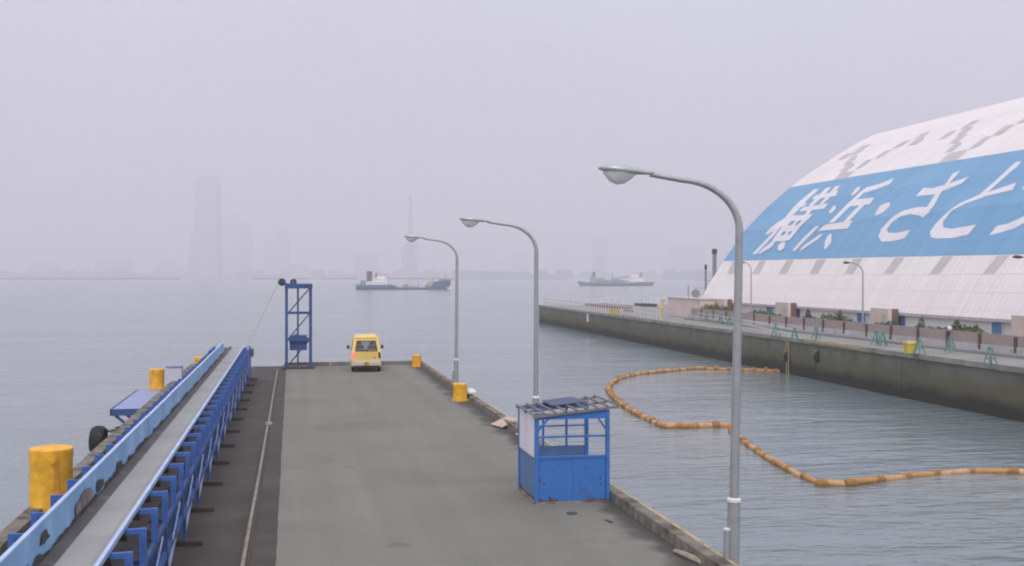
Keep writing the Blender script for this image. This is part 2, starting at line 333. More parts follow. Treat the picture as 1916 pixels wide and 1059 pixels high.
def weather_roof(name, amt):
    m = M[name]; t = m.node_tree; b = t.nodes['Principled BSDF']; src = b.inputs['Base Color'].links[0].from_socket
    tc = [n for n in t.nodes if n.type == 'TEX_COORD'][0]
    mp = t.nodes.new('ShaderNodeMapping'); mp.inputs['Scale'].default_value = (0.10, 1.5, 0.10); t.links.new(tc.outputs['Object'], mp.inputs[0])
    n = t.nodes.new('ShaderNodeTexNoise'); n.inputs['Scale'].default_value = 1.0; n.inputs['Detail'].default_value = 6; t.links.new(mp.outputs[0], n.inputs['Vector'])
    r = t.nodes.new('ShaderNodeMapRange'); r.inputs['From Min'].default_value = 0.3; r.inputs['From Max'].default_value = 0.7; r.inputs['To Min'].default_value = 1-amt; r.inputs['To Max'].default_value = 1+amt*0.6
    t.links.new(n.outputs['Fac'], r.inputs['Value'])
    sx = t.nodes.new('ShaderNodeSeparateXYZ'); t.links.new(tc.outputs['Object'], sx.inputs[0])
    fr = t.nodes.new('ShaderNodeMath'); fr.operation = 'PINGPONG'; fr.inputs[1].default_value = 0.3125; t.links.new(sx.outputs['Y'], fr.inputs[0])
    rr_ = t.nodes.new('ShaderNodeMapRange'); rr_.inputs['From Min'].default_value = 0.02; rr_.inputs['From Max'].default_value = 0.07; rr_.inputs['To Min'].default_value = 0.90; t.links.new(fr.outputs[0], rr_.inputs['Value'])
    fz = t.nodes.new('ShaderNodeMath'); fz.operation = 'PINGPONG'; fz.inputs[1].default_value = 1.2; t.links.new(sx.outputs['Z'], fz.inputs[0])
    rz_ = t.nodes.new('ShaderNodeMapRange'); rz_.inputs['From Min'].default_value = 0.03; rz_.inputs['From Max'].default_value = 0.10; rz_.inputs['To Min'].default_value = 0.93; t.links.new(fz.outputs[0], rz_.inputs['Value'])
    a1 = t.nodes.new('ShaderNodeMath'); a1.operation = 'MULTIPLY'; t.links.new(r.outputs[0], a1.inputs[0]); t.links.new(rr_.outputs[0], a1.inputs[1])
    a2 = t.nodes.new('ShaderNodeMath'); a2.operation = 'MULTIPLY'; t.links.new(a1.outputs[0], a2.inputs[0]); t.links.new(rz_.outputs[0], a2.inputs[1])
    sc = t.nodes.new('ShaderNodeVectorMath'); sc.operation = 'SCALE'; t.links.new(src, sc.inputs[0]); t.links.new(a2.outputs[0], sc.inputs['Scale'])
    t.links.new(sc.outputs[0], b.inputs['Base Color'])
weather_roof('roof_white', 0.06); weather_roof('roof_blue', 0.09); weather_roof('roof_letter', 0.07); weather_roof('roof_grey', 0.10)
mat('seam', (0.775, 0.74, 0.71), 0.6, 0.05)
mat('wall_white', (0.78, 0.78, 0.77), 0.7, 0.06, 0.4)
mat('door_blue', (0.10, 0.23, 0.44), 0.5, 0.1, 1)
mat('porch_beige', (0.66, 0.56, 0.50), 0.75, 0.06, 0.8)
mat('porch_side', (0.17, 0.11, 0.09), 0.8, 0.1, 1)
mat('fence_brown', (0.345, 0.285, 0.262), 0.8, 0.12, 0.8)
mat('fence_post', (0.10, 0.07, 0.06), 0.8, 0.15, 1)
mat('parapet', (0.48, 0.48, 0.485), 0.85, 0.1, 0.5, dirt=(0.36, 0.36, 0.36), dirt_amt=0.3)
mat('green_frame', (0.11, 0.26, 0.215), 0.6, 0.1)
mat('white_pipe', (0.62, 0.63, 0.62), 0.6, 0.08)
mat('sign_yellow', (0.62, 0.47, 0.13), 0.6, 0.1)
mat('sign_pink', (0.66, 0.56, 0.62), 0.6, 0.06)
mat('dark_red', (0.15, 0.045, 0.045), 0.8, 0.2)
mat('dark_grey', (0.06, 0.055, 0.055), 0.7, 0.2)
mat('stack_grey', (0.24, 0.245, 0.24), 0.7, 0.2)
mat('bin_yellow', (0.66, 0.52, 0.07), 0.5, 0.08)
mat('hull_navy', (0.065, 0.12, 0.22), 0.6, 0.15, 0.2, dirt=(0.06, 0.135, 0.20), dirt_amt=0.3, dirt_scale=0.2)
mat('hull_teal', (0.13, 0.21, 0.245), 0.6, 0.15, 0.2)
mat('ship_white', (0.88, 0.85, 0.83), 0.6, 0.05)
mat('ship_dark', (0.07, 0.095, 0.12), 0.7, 0.1)
mat('ship_yellow', (0.48, 0.43, 0.27), 0.6, 0.1)
mat('ship_green', (0.20, 0.30, 0.26), 0.7, 0.1)
mat('ship_rust', (0.36, 0.29, 0.25), 0.7, 0.2)
mat('ship_grey', (0.27, 0.31, 0.33), 0.7, 0.1)
mat('foam', (0.8, 0.8, 0.82), 0.8, 0.05)
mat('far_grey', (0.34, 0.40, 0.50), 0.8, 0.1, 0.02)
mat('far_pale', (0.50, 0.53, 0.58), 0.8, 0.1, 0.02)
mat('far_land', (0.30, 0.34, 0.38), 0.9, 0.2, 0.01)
mat('breakwater_stone', (0.05, 0.055, 0.06), 0.9, 0.2, 0.1)
mat('bark', (0.07, 0.05, 0.035), 0.9, 0.2, 5)

def leafmat(name, col):
    m = mat(name, col, 0.6, 0.45, 1.8)
    m.node_tree.nodes['Principled BSDF'].inputs['Subsurface Weight'].default_value = 0.0
leafmat('leaf_mid', (0.12, 0.155, 0.06)); leafmat('leaf_dark', (0.085, 0.115, 0.065)); leafmat('leaf_light', (0.17, 0.185, 0.075))

def glass(name, col, rough=0.05, alpha=0.35):
    m = bpy.data.materials.new(name); m.use_nodes = True; M[name] = m
    t = m.node_tree; b = t.nodes['Principled BSDF']
    b.inputs['Base Color'].default_value = (*col, 1); b.inputs['Roughness'].default_value = rough
    b.inputs['Alpha'].default_value = alpha
    return m
glass('van_glass', (0.06, 0.07, 0.075), 0.05, 0.32)
glass('lamp_bowl', (0.72, 0.74, 0.75), 0.15, 0.65)

m = bpy.data.materials.new('lamp_red_lit'); m.use_nodes = True; M['lamp_red_lit'] = m
b = m.node_tree.nodes['Principled BSDF']; b.inputs['Base Color'].default_value = (0.6, 0.03, 0.02, 1)
b.inputs['Emission Color'].default_value = (1.0, 0.09, 0.085, 1); b.inputs['Emission Strength'].default_value = 2.2

# water
m = bpy.data.materials.new('sea_water'); m.use_nodes = True; M['sea_water'] = m
t = m.node_tree; b = t.nodes['Principled BSDF']
b.inputs['Base Color'].default_value = (0.172, 0.222, 0.230, 1); b.inputs['Roughness'].default_value = 0.13; b.inputs['IOR'].default_value = 1.5
tc = t.nodes.new('ShaderNodeTexCoord'); last = None
for i, (sx, sy, sc_, amt) in enumerate(((0.22, 0.75, 0.55, 0.34), (0.7, 1.6, 0.9, 0.20), (1.8, 3.4, 1.0, 0.075), (0.02, 0.05, 1.0, 0.35))):
    mp = t.nodes.new('ShaderNodeMapping'); mp.inputs['Scale'].default_value = (sx, sy, 1); mp.inputs['Rotation'].default_value = (0, 0, R(-12 + 9*i))
    t.links.new(tc.outputs['Object'], mp.inputs[0])
    n = t.nodes.new('ShaderNodeTexNoise'); n.inputs['Scale'].default_value = sc_; n.inputs['Detail'].default_value = 4; n.inputs['Distortion'].default_value = 0.6
    t.links.new(mp.outputs[0], n.inputs['Vector'])
    q = t.nodes.new('ShaderNodeMath'); q.operation = 'MULTIPLY_ADD'; q.inputs[1].default_value = amt
    t.links.new(n.outputs['Fac'], q.inputs[0])
    if last is None: q.inputs[2].default_value = 0
    else: t.links.new(last, q.inputs[2])
    last = q.outputs[0]
bp = t.nodes.new('ShaderNodeBump'); bp.inputs['Strength'].default_value = 0.42; bp.inputs['Distance'].default_value = 1.0
mp = t.nodes.new('ShaderNodeMapping'); mp.inputs['Scale'].default_value = (0.035, 0.11, 1); mp.inputs['Rotation'].default_value = (0, 0, R(-8)); t.links.new(tc.outputs['Object'], mp.inputs[0])
n = t.nodes.new('ShaderNodeTexNoise'); n.inputs['Scale'].default_value = 1.0; n.inputs['Detail'].default_value = 4; n.inputs['Distortion'].default_value = 0.8; t.links.new(mp.outputs[0], n.inputs['Vector'])
r = t.nodes.new('ShaderNodeMapRange'); r.inputs['From Min'].default_value = 0.35; r.inputs['From Max'].default_value = 0.68; r.inputs['To Min'].default_value = 0.20; r.inputs['To Max'].default_value = 0.75
t.links.new(n.outputs['Fac'], r.inputs['Value']); t.links.new(r.outputs[0], bp.inputs['Strength'])
t.links.new(last, bp.inputs['Height']); t.links.new(bp.outputs[0], b.inputs['Normal'])

# ------------------------------------------------------------------ the setting: sea, pier, quay
sea = MB().add([(-5500,-600,WATER),(5500,-600,WATER),(5500,9300,WATER),(-5500,9300,WATER)], [(0,1,2,3)]).build('sea', 'sea_water')
tag(sea, kind='structure')

PL, PR, PY0, PY1 = -5.1, 6.8, -3.0, 59.6       # pier extents
pier = tag(MB().box(PL, PR, PY0, PY1, -3.3, 0).build('pier', 'concrete_side'), kind='structure')
MB().box(PL+0.02, -0.30, PY0, PY1-0.02, 0.0, 0.004).build('dark_pavement', 'dark_asphalt', pier)
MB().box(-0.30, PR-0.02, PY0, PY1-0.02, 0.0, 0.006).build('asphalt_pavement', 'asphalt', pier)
# tarmac seam between the two pavings
g = MB(); rows = []
for i in range(121):
    y = PY0 + (PY1-1-PY0)*i/120
    rows.append((y, -0.31 + random.uniform(-0.006, 0.006), -0.25 + random.uniform(-0.01, 0.012)))
for i in range(120):
    a_, b_ = rows[i], rows[i+1]
    g.add([(a_[1],a_[0],0.010),(a_[2],a_[0],0.010),(b_[2],b_[0],0.010),(b_[1],b_[0],0.010)], [(0,1,2,3)])
g.build('seam_strip', 'dark_asphalt', pier)

# ---- right kerb: blocks with a yellow painted outer edging
kerb = thing('kerb', 'low concrete kerb with yellow outer edge along the right of the pier', 'kerb', (6.57, 20, 0))
BOL_R = [at(863, 750), at(782, 686.5)]
BOL_R[0].x = 6.22; BOL_R[1].x = 6.35
blk = None; y = PY0; k = 0
gap = [(p.y-0.32, p.y+0.32) for p in BOL_R]
def kerb_mesh(l):
    return MB().hexa([(0,0,0.0),(0.27,0,0.0),(0.27,l,0.0),(0,l,0.0),(0.03,0,0.21),(0.26,0,0.21),(0.26,l,0.21),(0.03,l,0.21)]).build('kerb_block', 'concrete', kerb, bevel=0.012)
edge_src = None
while y < PY1 - 0.6:
    l = min(2.4, PY1 - 0.55 - y)
    for a_, b_ in gap:
        if y < a_ < y + l: l = a_ - y
    if any(a_ <= y + 0.05 < b_ for a_, b_ in gap):
        y = [b_ for a_, b_ in gap if a_ <= y + 0.05 < b_][0]; continue
    if l > 0.15:
        if abs(l - 2.4) < 1e-6 and blk is not None: o = inst(blk, 'kerb_block', kerb, (0,0,0))
        else:
            o = kerb_mesh(l - 0.025)
            if abs(l - 2.4) < 1e-6: blk = o
        o.location = (6.50 - 6.57 + random.uniform(-0.012, 0.012), y - 20, 0.007 + random.uniform(-0.012, 0.004)); o.rotation_euler = (0, 0, random.uniform(-0.003, 0.003))
    y += l
e = MB(); yy = PY0
while yy < PY1 - 0.1:
    e.box(6.775, 6.885 + random.uniform(-0.006, 0.006), yy, min(yy+3.0, PY1), -0.30, 0.165 + random.uniform(-0.01, 0.01)); yy += 3.004
e.build('edging', 'yellow_paint', kerb, world=True)

end_kerb = thing('kerb', 'low dark kerb across the far end of the pier', 'kerb', (1.0, PY1-0.3, 0))
x = PL + 0.15; k = 0
while x < PR - 0.4:
    l = min(random.uniform(2.2, 3.1), PR - 0.3 - x)
    if k != 1:
        MB().hexa([(x,PY1-0.42,0),(x+l-0.05,PY1-0.42,0),(x+l-0.05,PY1-0.05,0),(x,PY1-0.05,0),(x,PY1-0.39,0.2),(x+l-0.05,PY1-0.39,0.2),(x+l-0.05,PY1-0.05,0.2),(x,PY1-0.05,0.2)]).build('kerb_block', 'concrete_side', end_kerb, world=True, bevel=0.015)
    x += l; k += 1
left_kerb = thing('kerb', 'weathered low kerb along the left pier edge behind the conveyor', 'kerb', (PL+0.2, 20, 0))
yy = 6.0
while yy < PY1 - 1:
    MB().box(PL+0.02, PL+0.32, yy, yy+2.95, 0.004, 0.16 + random.uniform(-0.012, 0.012)).build('kerb_block', 'concrete', left_kerb, world=True, bevel=0.012)
    yy += 3.0

# ---- crane rail let into the deck
rp = [at(*q) for q in ((440,1140),(455,1059),(470,975),(487,882),(499.5,806),(503,793),(511,742),(519.5,694))]
rail = thing('crane_rail', 'worn steel crane rail running along the dark strip of the pier', 'rail', (rp[1].x, rp[1].y, 0))
a_, b_ = rp[0], rp[-1]
rb = MB(); hd = MB()
for p, q in zip(rp[:-1], rp[1:]):
    rb.bar(p + UP*0.012, q + UP*0.012, 0.17, 0.02); hd.bar(p + UP*0.045, q + UP*0.045, 0.06, 0.07)
rb.build('rail_base', 'wood_dark', rail, world=True); hd.build('rail_head', 'rail_steel', rail, world=True)
p = at(503, 797)
MB().box(p.x-0.10, p.x+0.10, p.y-0.35, p.y+0.35, 0.004, 0.095).build('fish_plate', 'rail_steel', rail, world=True, bevel=0.01)

# ------------------------------------------------------------------ quay on the right with its own axis
YB = math.atan((585.0 - CX) / F)
DV = (FWD*math.cos(YB) + RGT*math.sin(YB)).normalized(); NV = (RGT*math.cos(YB) - FWD*math.sin(YB)).normalized()
QROT = -math.atan2(DV.x, DV.y)
def Q(t_, lat, z): return Vector((0,0,0)) + DV*t_ + NV*lat + UP*z
def q_t(px, lat):          # distance along the quay of the point at lateral lat seen at column px
    r = ray(px, HOR); return lat / r.dot(NV) * r.dot(DV)
def qz(px, py, lat):
    r = ray(px, py); return CAMH + r.z * lat / r.dot(NV)
QL = 35.4                                            # lateral of the quay edge
QT1 = q_t(1010, QL)                                  # far corner
QZ = 0.05
def qbox(mb, t0, t1, l0, l1, z0, z1):
    return mb.hexa([Q(t0,l0,z0),Q(t0,l1,z0),Q(t1,l1,z0),Q(t1,l0,z0),Q(t0,l0,z1),Q(t0,l1,z1),Q(t1,l1,z1),Q(t1,l0,z1)])
quay = tag(qbox(MB(), 15, QT1, QL, QL+70, -3.3, QZ).build('quay', 'quay_top'), kind='structure')
fc = MB(); tt = 15.0
while tt < QT1:
    t2 = min(tt + 12.0, QT1)
    qbox(MB(), tt, t2-0.03, QL-0.16+random.uniform(-.015,.015), QL-0.002, -3.3, QZ-0.28).build('wall_panel', 'quay_face', quay, bevel=0.02)
    qbox(MB(), tt, t2-0.04, QL-0.26, QL+0.5, QZ-0.27, QZ+0.03+random.uniform(0,.02)).build('coping', 'coping', quay, bevel=0.02)
    tt = t2
qbox(MB(), QT1, QT1+0.1, QL, QL+70, -3.3, QZ-0.1).build('wall_panel', 'quay_face', quay)

# ------------------------------------------------------------------ warehouse
WL = 43.8                                            # lateral of the eave
EZ = CAMH - 2.62
sil = [(1310,561.5),(1331,524),(1354,488),(1393,432),(1436,387),(1480,349.5),(1523,318),(1567,290),(1600,270),(1634,252.5)]
r0 = ray(*sil[0]); T0 = WL / r0.dot(NV) * r0.dot(DV)
prof = []
for px, py in sil:
    r = ray(px, py); k = T0 / r.dot(DV); prof.append((k*r.dot(NV), CAMH + k*r.z))
EZ = prof[0][1]; WL = prof[0][0]
T_NEAR = 34.0
S = [0.0]
for (l0, z0), (l1, z1) in zip(prof[:-1], prof[1:]): S.append(S[-1] + math.hypot(l1-l0, z1-z0))
# print('PROFILE', prof, 'T0', T0)
def roof_hit(px, py):
    r = ray(px, py); rn, rt, rz = r.dot(NV), r.dot(DV), r.z
    best = None
    for i in range(len(prof)-1):
        (l0, z0), (l1, z1) = prof[i], prof[i+1]
        nl, nz_ = -(z1-z0), (l1-l0)
        den = rn*nl + rz*nz_
        if abs(den) < 1e-9: continue
        k = (l0*nl + (z0-CAMH)*nz_) / den
        lat, z = k*rn, CAMH + k*rz
        u = ((lat-l0)*(l1-l0) + (z-z0)*(z1-z0)) / ((l1-l0)**2 + (z1-z0)**2)
        lo = -1e9 if i == 0 else 0; hi = 1e9 if i == len(prof)-2 else 1
        if lo <= u <= hi: best = (k*rt, S[i] + u*(S[i+1]-S[i])); break
    if best is None: raise RuntimeError('roof miss %s %s' % (px, py))
    return (min(best[0], T0-0.02), max(0.02, min(best[1], S[-1]-0.02)))
def roof_point(t_, s_, off):
    for i in range(len(S)-1):
        if s_ <= S[i+1] or i == len(S)-2:
            (l0, z0), (l1, z1) = prof[i], prof[i+1]; ln = S[i+1]-S[i]; u = (s_-S[i])/ln
            return Q(t_, l0+(l1-l0)*u - off*(z1-z0)/ln, z0+(z1-z0)*u + off*(l1-l0)/ln)
def paint(name, ts, off, m_, parent):
    bm = bmesh.new(); vs_ = [bm.verts.new((a, b2, 0)) for a, b2 in ts]
    f = bm.faces.new(vs_); bmesh.ops.triangulate(bm, faces=[f])
    for s_ in S[1:-1]:
        bmesh.ops.bisect_plane(bm, geom=bm.verts[:]+bm.edges[:]+bm.faces[:], plane_co=(0, s_, 0), plane_no=(0,1,0))
    for v in bm.verts: v.co = roof_point(v.co.x, v.co.y, off)
    bmesh.ops.recalc_face_normals(bm, faces=bm.faces)
    me = bpy.data.meshes.new(name); bm.to_mesh(me); bm.free(); me.materials.append(M[m_])
    o = bpy.data.objects.new(name, me); COL.objects.link(o)
    loc, rz = ROOTS[parent.name]; mi = (Matrix.Translation(loc) @ Matrix.Rotation(rz, 4, 'Z')).inverted()
    me.transform(mi); o.parent = parent
    return o

RIDL = prof[-1][0]
wh = thing('warehouse', 'huge white arched warehouse with blue lettered band on its roof', 'warehouse', Q(80, WL, 0), QROT)
full = prof + [(2*RIDL-l, z) for l, z in prof[:-1][::-1]]
mb = MB()
out0 = [Q(T_NEAR, l, z) for l, z in full]; out1 = [Q(T0, l, z) for l, z in full]
inn = [(RIDL + (l-RIDL)*0.985, z-0.22 if i not in (0, len(full)-1) else z) for i, (l, z) in enumerate(full)]
in0 = [Q(T_NEAR, l, z) for l, z in inn]; in1 = [Q(T0, l, z) for l, z in inn]
nn = len(full)
for i in range(nn-1):
    mb.add([out0[i], out0[i+1], out1[i+1], out1[i]], [(0,1,2,3)])
    mb.add([in0[i], in0[i+1], in1[i+1], in1[i]], [(3,2,1,0)])
    mb.add([out1[i], out1[i+1], in1[i+1], in1[i]], [(0,1,2,3)]); mb.add([out0[i], out0[i+1], in0[i+1], in0[i]], [(3,2,1,0)])
mb.add([out0[0], out1[0], in1[0], in0[0]], [(0,1,2,3)]); mb.add([out0[-1], out1[-1], in1[-1], in0[-1]], [(3,2,1,0)])
roof = mb.build('roof', 'roof_white', wh, world=True)
ROOTS[roof.name] = ROOTS[wh.name]
# gable walls
for T_ in (T0-0.6, T_NEAR+0.6):
    g = MB().prism([Q(T_, l, z-0.28) for l, z in inn[1:-1]] + [Q(T_, inn[-2][0], 0.05), Q(T_, inn[1][0], 0.05)], DV*0.3)
    g.build('gable_wall', 'wall_white', wh, world=True)
WALLL = WL + 0.32
qbox(MB(), T_NEAR+1, T0-1, WALLL, WALLL+0.3, QZ+0.002, EZ+0.12).build('wall', 'wall_white', wh, world=True)
qbox(MB(), T_NEAR, T0, WL-0.02, WL+0.25, EZ-0.22, EZ-0.003).build('eave_beam', 'roof_grey', wh, world=True)
for a_, b_ in ((1358,1374.6),(1435,1447.6),(1485.8,1499),(1605,1622),(1680,1696.6),(1857.6,1877.5),(2010,2035)):
    t1, t0 = q_t(a_, WALLL), q_t(b_, WALLL)
    d = qbox(MB(), t0, t1, WALLL-0.08, WALLL-0.004, QZ+0.004, EZ-0.05).build('door', 'door_blue', wh, world=True, bevel=0.01)
    ROOTS[d.name] = ROOTS[wh.name]
    qbox(MB(), t0-0.09, t0-0.005, WALLL-0.11, WALLL-0.004, QZ+0.004, EZ).build('jamb', 'wall_white', d, world=True)
for a_, b_, yt in ((1338,1355.7,559),(1451,1474,565.5),(1628.5,1661.7,576.5),(1892,1935,590.5)):
    PLT = WL - 0.9
    t1, t0 = q_t(a_, PLT), q_t(b_, PLT); zt = qz((a_+b_)/2, yt, PLT)
    o = MB(); qbox(o, t0, t1, PLT, PLT+0.3, QZ+0.002, zt)
    o = o.build('porch', 'porch_beige', wh, world=True, bevel=0.02); ROOTS[o.name] = ROOTS[wh.name]
    qbox(MB(), t0+0.01, t0+0.25, PLT+0.31, PLT+0.85, QZ+0.002, zt-0.03).build('porch_cheek', 'porch_side', o, world=True)
    qbox(MB(), t1-0.26, t1-0.01, PLT+0.31, PLT+0.85, QZ+0.002, zt-0.03).build('porch_cheek', 'porch_side', o, world=True)
    qbox(MB(), t0+0.3, t0+0.95, PLT-0.03, PLT-0.004, QZ+0.3, zt-0.45).build('notice_board', 'parapet', o, world=True)

def hits(pts): return [roof_hit(*p) for p in pts]
band_b = hits([(1362,488.3),(1480,485.3),(1615,481.8),(1760,478.7),(1916,475.7),(2100,471.5)])
band_t = hits([(1484,349.5),(1600,330),(1750,306),(1916,280),(2100,250)])
band_b[0] = (T0-0.012, band_b[0][1]); band_t[0] = (T0-0.012, band_t[0][1])
paint('blue_band', band_b + band_t[::-1], 0.012, 'roof_blue', roof)
Z1 = lambda l: [(1380 + x/3.5746, 300 + y/3.5746) for x, y in l]
GL = {
 'yoko': [
  [(512,195),(548,192),(395,345),(345,390),(255,490),(125,628),(98,628),(230,490),(330,370),(370,320)],
  [(365,322),(395,296),(470,286),(448,308),(400,318)],
  [(345,372),(365,382),(300,440),(205,495),(185,500),(205,470),(270,415)],
  [(590,187),(630,180),(560,255),(500,310),(475,305),(530,250)],
  [(655,175),(690,170),(610,260),(570,295),(545,298),(590,250)],
  [(495,262),(525,235),(640,215),(680,198),(655,240),(560,255)],
  [(412,345),(440,315),(560,297),(612,288),(580,325),(440,342)],
  [(470,338),(500,334),(476,368),(446,368)],
  [(372,372),(510,362),(470,402),(340,410)],
  [(322,440),(432,434),(388,474),(284,480)],
  [(272,505),(362,500),(325,543),(228,546)],
  [(370,371),(398,370),(265,545),(228,546)],
  [(428,372),(448,371),(308,540),(284,541)],
  [(480,364),(510,362),(352,536),(318,540)],
  [(228,549),(256,545),(235,580),(150,630),(140,628),(165,600)],
  [(275,570),(305,545),(325,555),(315,590),(290,608),(272,600)]],
 'hama': [
  [(760,230),(798,182),(822,175),(815,197),(782,230),(760,238)],
  [(612,345),(640,307),(660,303),(652,330),(622,357)],
  [(370,600),(440,520),(525,440),(547,440),(500,490),(388,604),(372,608)],
  [(830,212),(862,184),(950,160),(1048,120),(1020,160),(930,195),(860,216)],
  [(845,197),(880,192),(762,302),(650,415),(612,420),(730,300)],
  [(755,296),(800,262),(918,250),(885,296),(820,302),(745,312)],
  [(818,300),(856,296),(750,410),(713,412)],
  [(535,475),(592,430),(775,405),(738,458)],
  [(418,604),(440,575),(520,520),(560,492),(572,495),(545,525),(450,590),(422,609)],
  [(580,590),(590,535),(610,500),(633,492),(630,550),(600,590),(582,600)]],
 'dot': [[(920,365),(950,310),(990,287),(1022,283),(1020,305),(980,345),(930,370)]],
 'sa': [
  [(1195,240),(1245,185),(1300,187),(1370,170),(1470,137),(1552,108),(1500,155),(1400,195),(1310,230)],
  [(1400,150),(1445,87),(1492,70),(1440,130),(1365,212),(1310,310),(1270,355),(1240,385),(1217,370),(1270,310),(1322,230)],
  [(1268,313),(1200,315),(1110,337),(1030,388),(962,460),(943,510),(965,545),(1030,543),(1110,525),(1132,505),(1158,465),(1080,485),(1012,486),(1000,465),(1030,420),(1090,377),(1160,360),(1215,371),(1242,384),(1288,345)]],
 'to': [
  [(1618,232),(1700,160),(1800,70),(1860,15),(1900,5),(1870,45),(1770,130),(1680,210)],
  [(1642,226),(1700,206),(1800,172),(1868,150),(1840,200),(1720,226),(1640,246)],
  [(1612,235),(1500,282),(1400,352),(1322,430),(1288,480),(1295,515),(1330,525),(1440,522),(1545,497),(1600,430),(1540,441),(1430,460),(1378,450),(1376,410),(1432,342),(1522,292),(1650,247),(1682,210)]],
 'u': [
  [(1685,503),(1735,440),(1810,425),(1916,375),(2030,290),(2080,215),(2085,160),(2040,135),(1975,150),(1900,200),(1930,150),(2030,95),(2110,90),(2160,130),(2160,200),(2110,290),(2020,375),(1916,420),(1850,457),(1770,482)],
  [(2130,40),(2170,-5),(2230,5),(2290,-10),(2250,40),(2190,42)]]}
for ch, polys in GL.items():
    off = 0.024
    root_o = None
    for pl in polys:
        o = paint('letter' if root_o is None else 'stroke', hits(Z1(pl)), off, 'roof_letter', roof); off += 0.003
        if root_o is None: root_o = o
# lower row of grey patches
Z5 = lambda l: [(1280 + x/2.6478, 160 + y/2.6478) for x, y in l]
for tl, tr, bl, br in ((240,272,213,247),(375,405,337,372),(510,546,467,505),(660,704,620,662),(838,884,792,838),(1045,1092,985,1032),(1280,1333,1215,1262),(1552,1612,1480,1535),(1850,1920,1770,1838)):
    q = Z5([(bl,935),(br,935),(tr,868),(tl,868)])
    q = [(x, y) for x, y in q]
    tb = lambda x: 488.3 + (x-1362)*(475.7-488.3)/(1916-1362) + 1.2
    q[2] = (q[2][0], tb(q[2][0])); q[3] = (q[3][0], tb(q[3][0]))
    paint('grey_patch', hits(q), 0.014, 'roof_grey', roof)
# upper grey zigzag motifs above the band
Z2 = lambda l: [(1640 + x/5.2935, 160 + y/5.2935) for x, y in l]
big = [[(610,772),(680,705),(740,668),(915,632),(870,672),(790,740)],
       [(670,668),(745,605),(800,560),(850,572),(800,615),(735,660)],
       [(720,580),(800,510),(850,482),(905,480),(870,510),(790,570)],
       [(790,500),(850,440),(900,415),(965,412),(930,440),(860,480)],
       [(830,432),(900,385),(960,350),(1030,340),(960,385),(895,415)],
       [(612,540),(690,480),(740,450),(795,445),(740,485),(680,520)],
       [(915,630),(990,570),(1060,515),(1140,500),(1080,545),(1020,600),(950,622)],
       [(1150,500),(1220,440),(1290,392),(1370,388),(1300,435),(1230,485)],
       [(1390,375),(1440,345),(1500,310),(1560,300),(1490,345),(1420,378)]]
small = [[(745,468),(775,432),(845,425),(800,462)], [(770,425),(812,388),(835,380),(845,395),(800,430)], [(790,392),(830,352),(862,345),(850,365),(815,395)],
         [(825,345),(880,300),(925,290),(880,325),(845,345)], [(760,370),(800,342),(838,332),(815,350),(780,368)],
         [(850,412),(900,372),(935,365),(895,395),(865,412)], [(945,362),(990,328),(1030,315),(990,345),(960,360)],
         [(1030,312),(1080,280),(1118,270),(1085,295),(1050,310)], [(1110,298),(1150,268),(1185,255),(1190,265),(1150,290)], [(1140,268),(1180,238),(1222,228),(1190,252),(1160,268)]]
for j, pl in enumerate(big): paint('grey_patch', hits(Z2(pl)), 0.016 + 0.002*j, 'roof_grey', roof)
for j, pl in enumerate(small): paint('grey_patch', hits(Z5(pl)), 0.016 + 0.002*j, 'roof_grey', roof)
# standing seams on the lower white skirt and two cross laps
S_LOW = roof_hit(1700, 514)[1] - 0.05
seam_src = None; tt = T_NEAR + 0.5; k = 0
while tt < T0 - 0.3:
    if seam_src is None:
        g = MB(); pts = [0.03] + [s_ for s_ in S if 0.03 < s_ < S_LOW] + [S_LOW]
        for i in range(len(pts)-1):
            a0, a1 = roof_point(0, pts[i], 0.0), roof_point(0, pts[i+1], 0.0); b0, b1 = roof_point(0, pts[i], 0.014), roof_point(0, pts[i+1], 0.014)
            dd = DV*0.03
            g.add([a0-dd, a0+dd, b0+dd, b0-dd, a1-dd, a1+dd, b1+dd, b1-dd], [(0,1,2,3),(7,6,5,4),(3,2,6,7),(0,3,7,4),(1,5,6,2)])
        seam_src = g.build('roof_seam', 'seam', roof, world=True)
        mi = Matrix.Rotation(QROT, 4, 'Z').inverted(); tdir = mi @ DV
        seam_src.location = tdir*tt
    else:
        inst(seam_src, 'roof_seam', roof, tdir*tt)
    tt += 1.25
for py0, py1 in ((513.5, 513.4), (541, 546)):
    s_ = roof_hit(1700, (py0+py1)/2)[1]
    g = MB(); p = [roof_point(T_NEAR+0.1, s_, 0.002), roof_point(T0-0.1, s_, 0.002)]; p2 = [roof_point(T_NEAR+0.1, s_+0.08, 0.016), roof_point(T0-0.1, s_+0.08, 0.016)]
    p3 = [roof_point(T_NEAR+0.1, s_+0.16, 0.002), roof_point(T0-0.1, s_+0.16, 0.002)]
    g.add([p[0], p[1], p2[1], p2[0], p3[0], p3[1]], [(0,1,2,3),(3,2,5,4),(0,3,4),(1,5,2)])
    g.build('lap_joint', 'seam', roof, world=True)

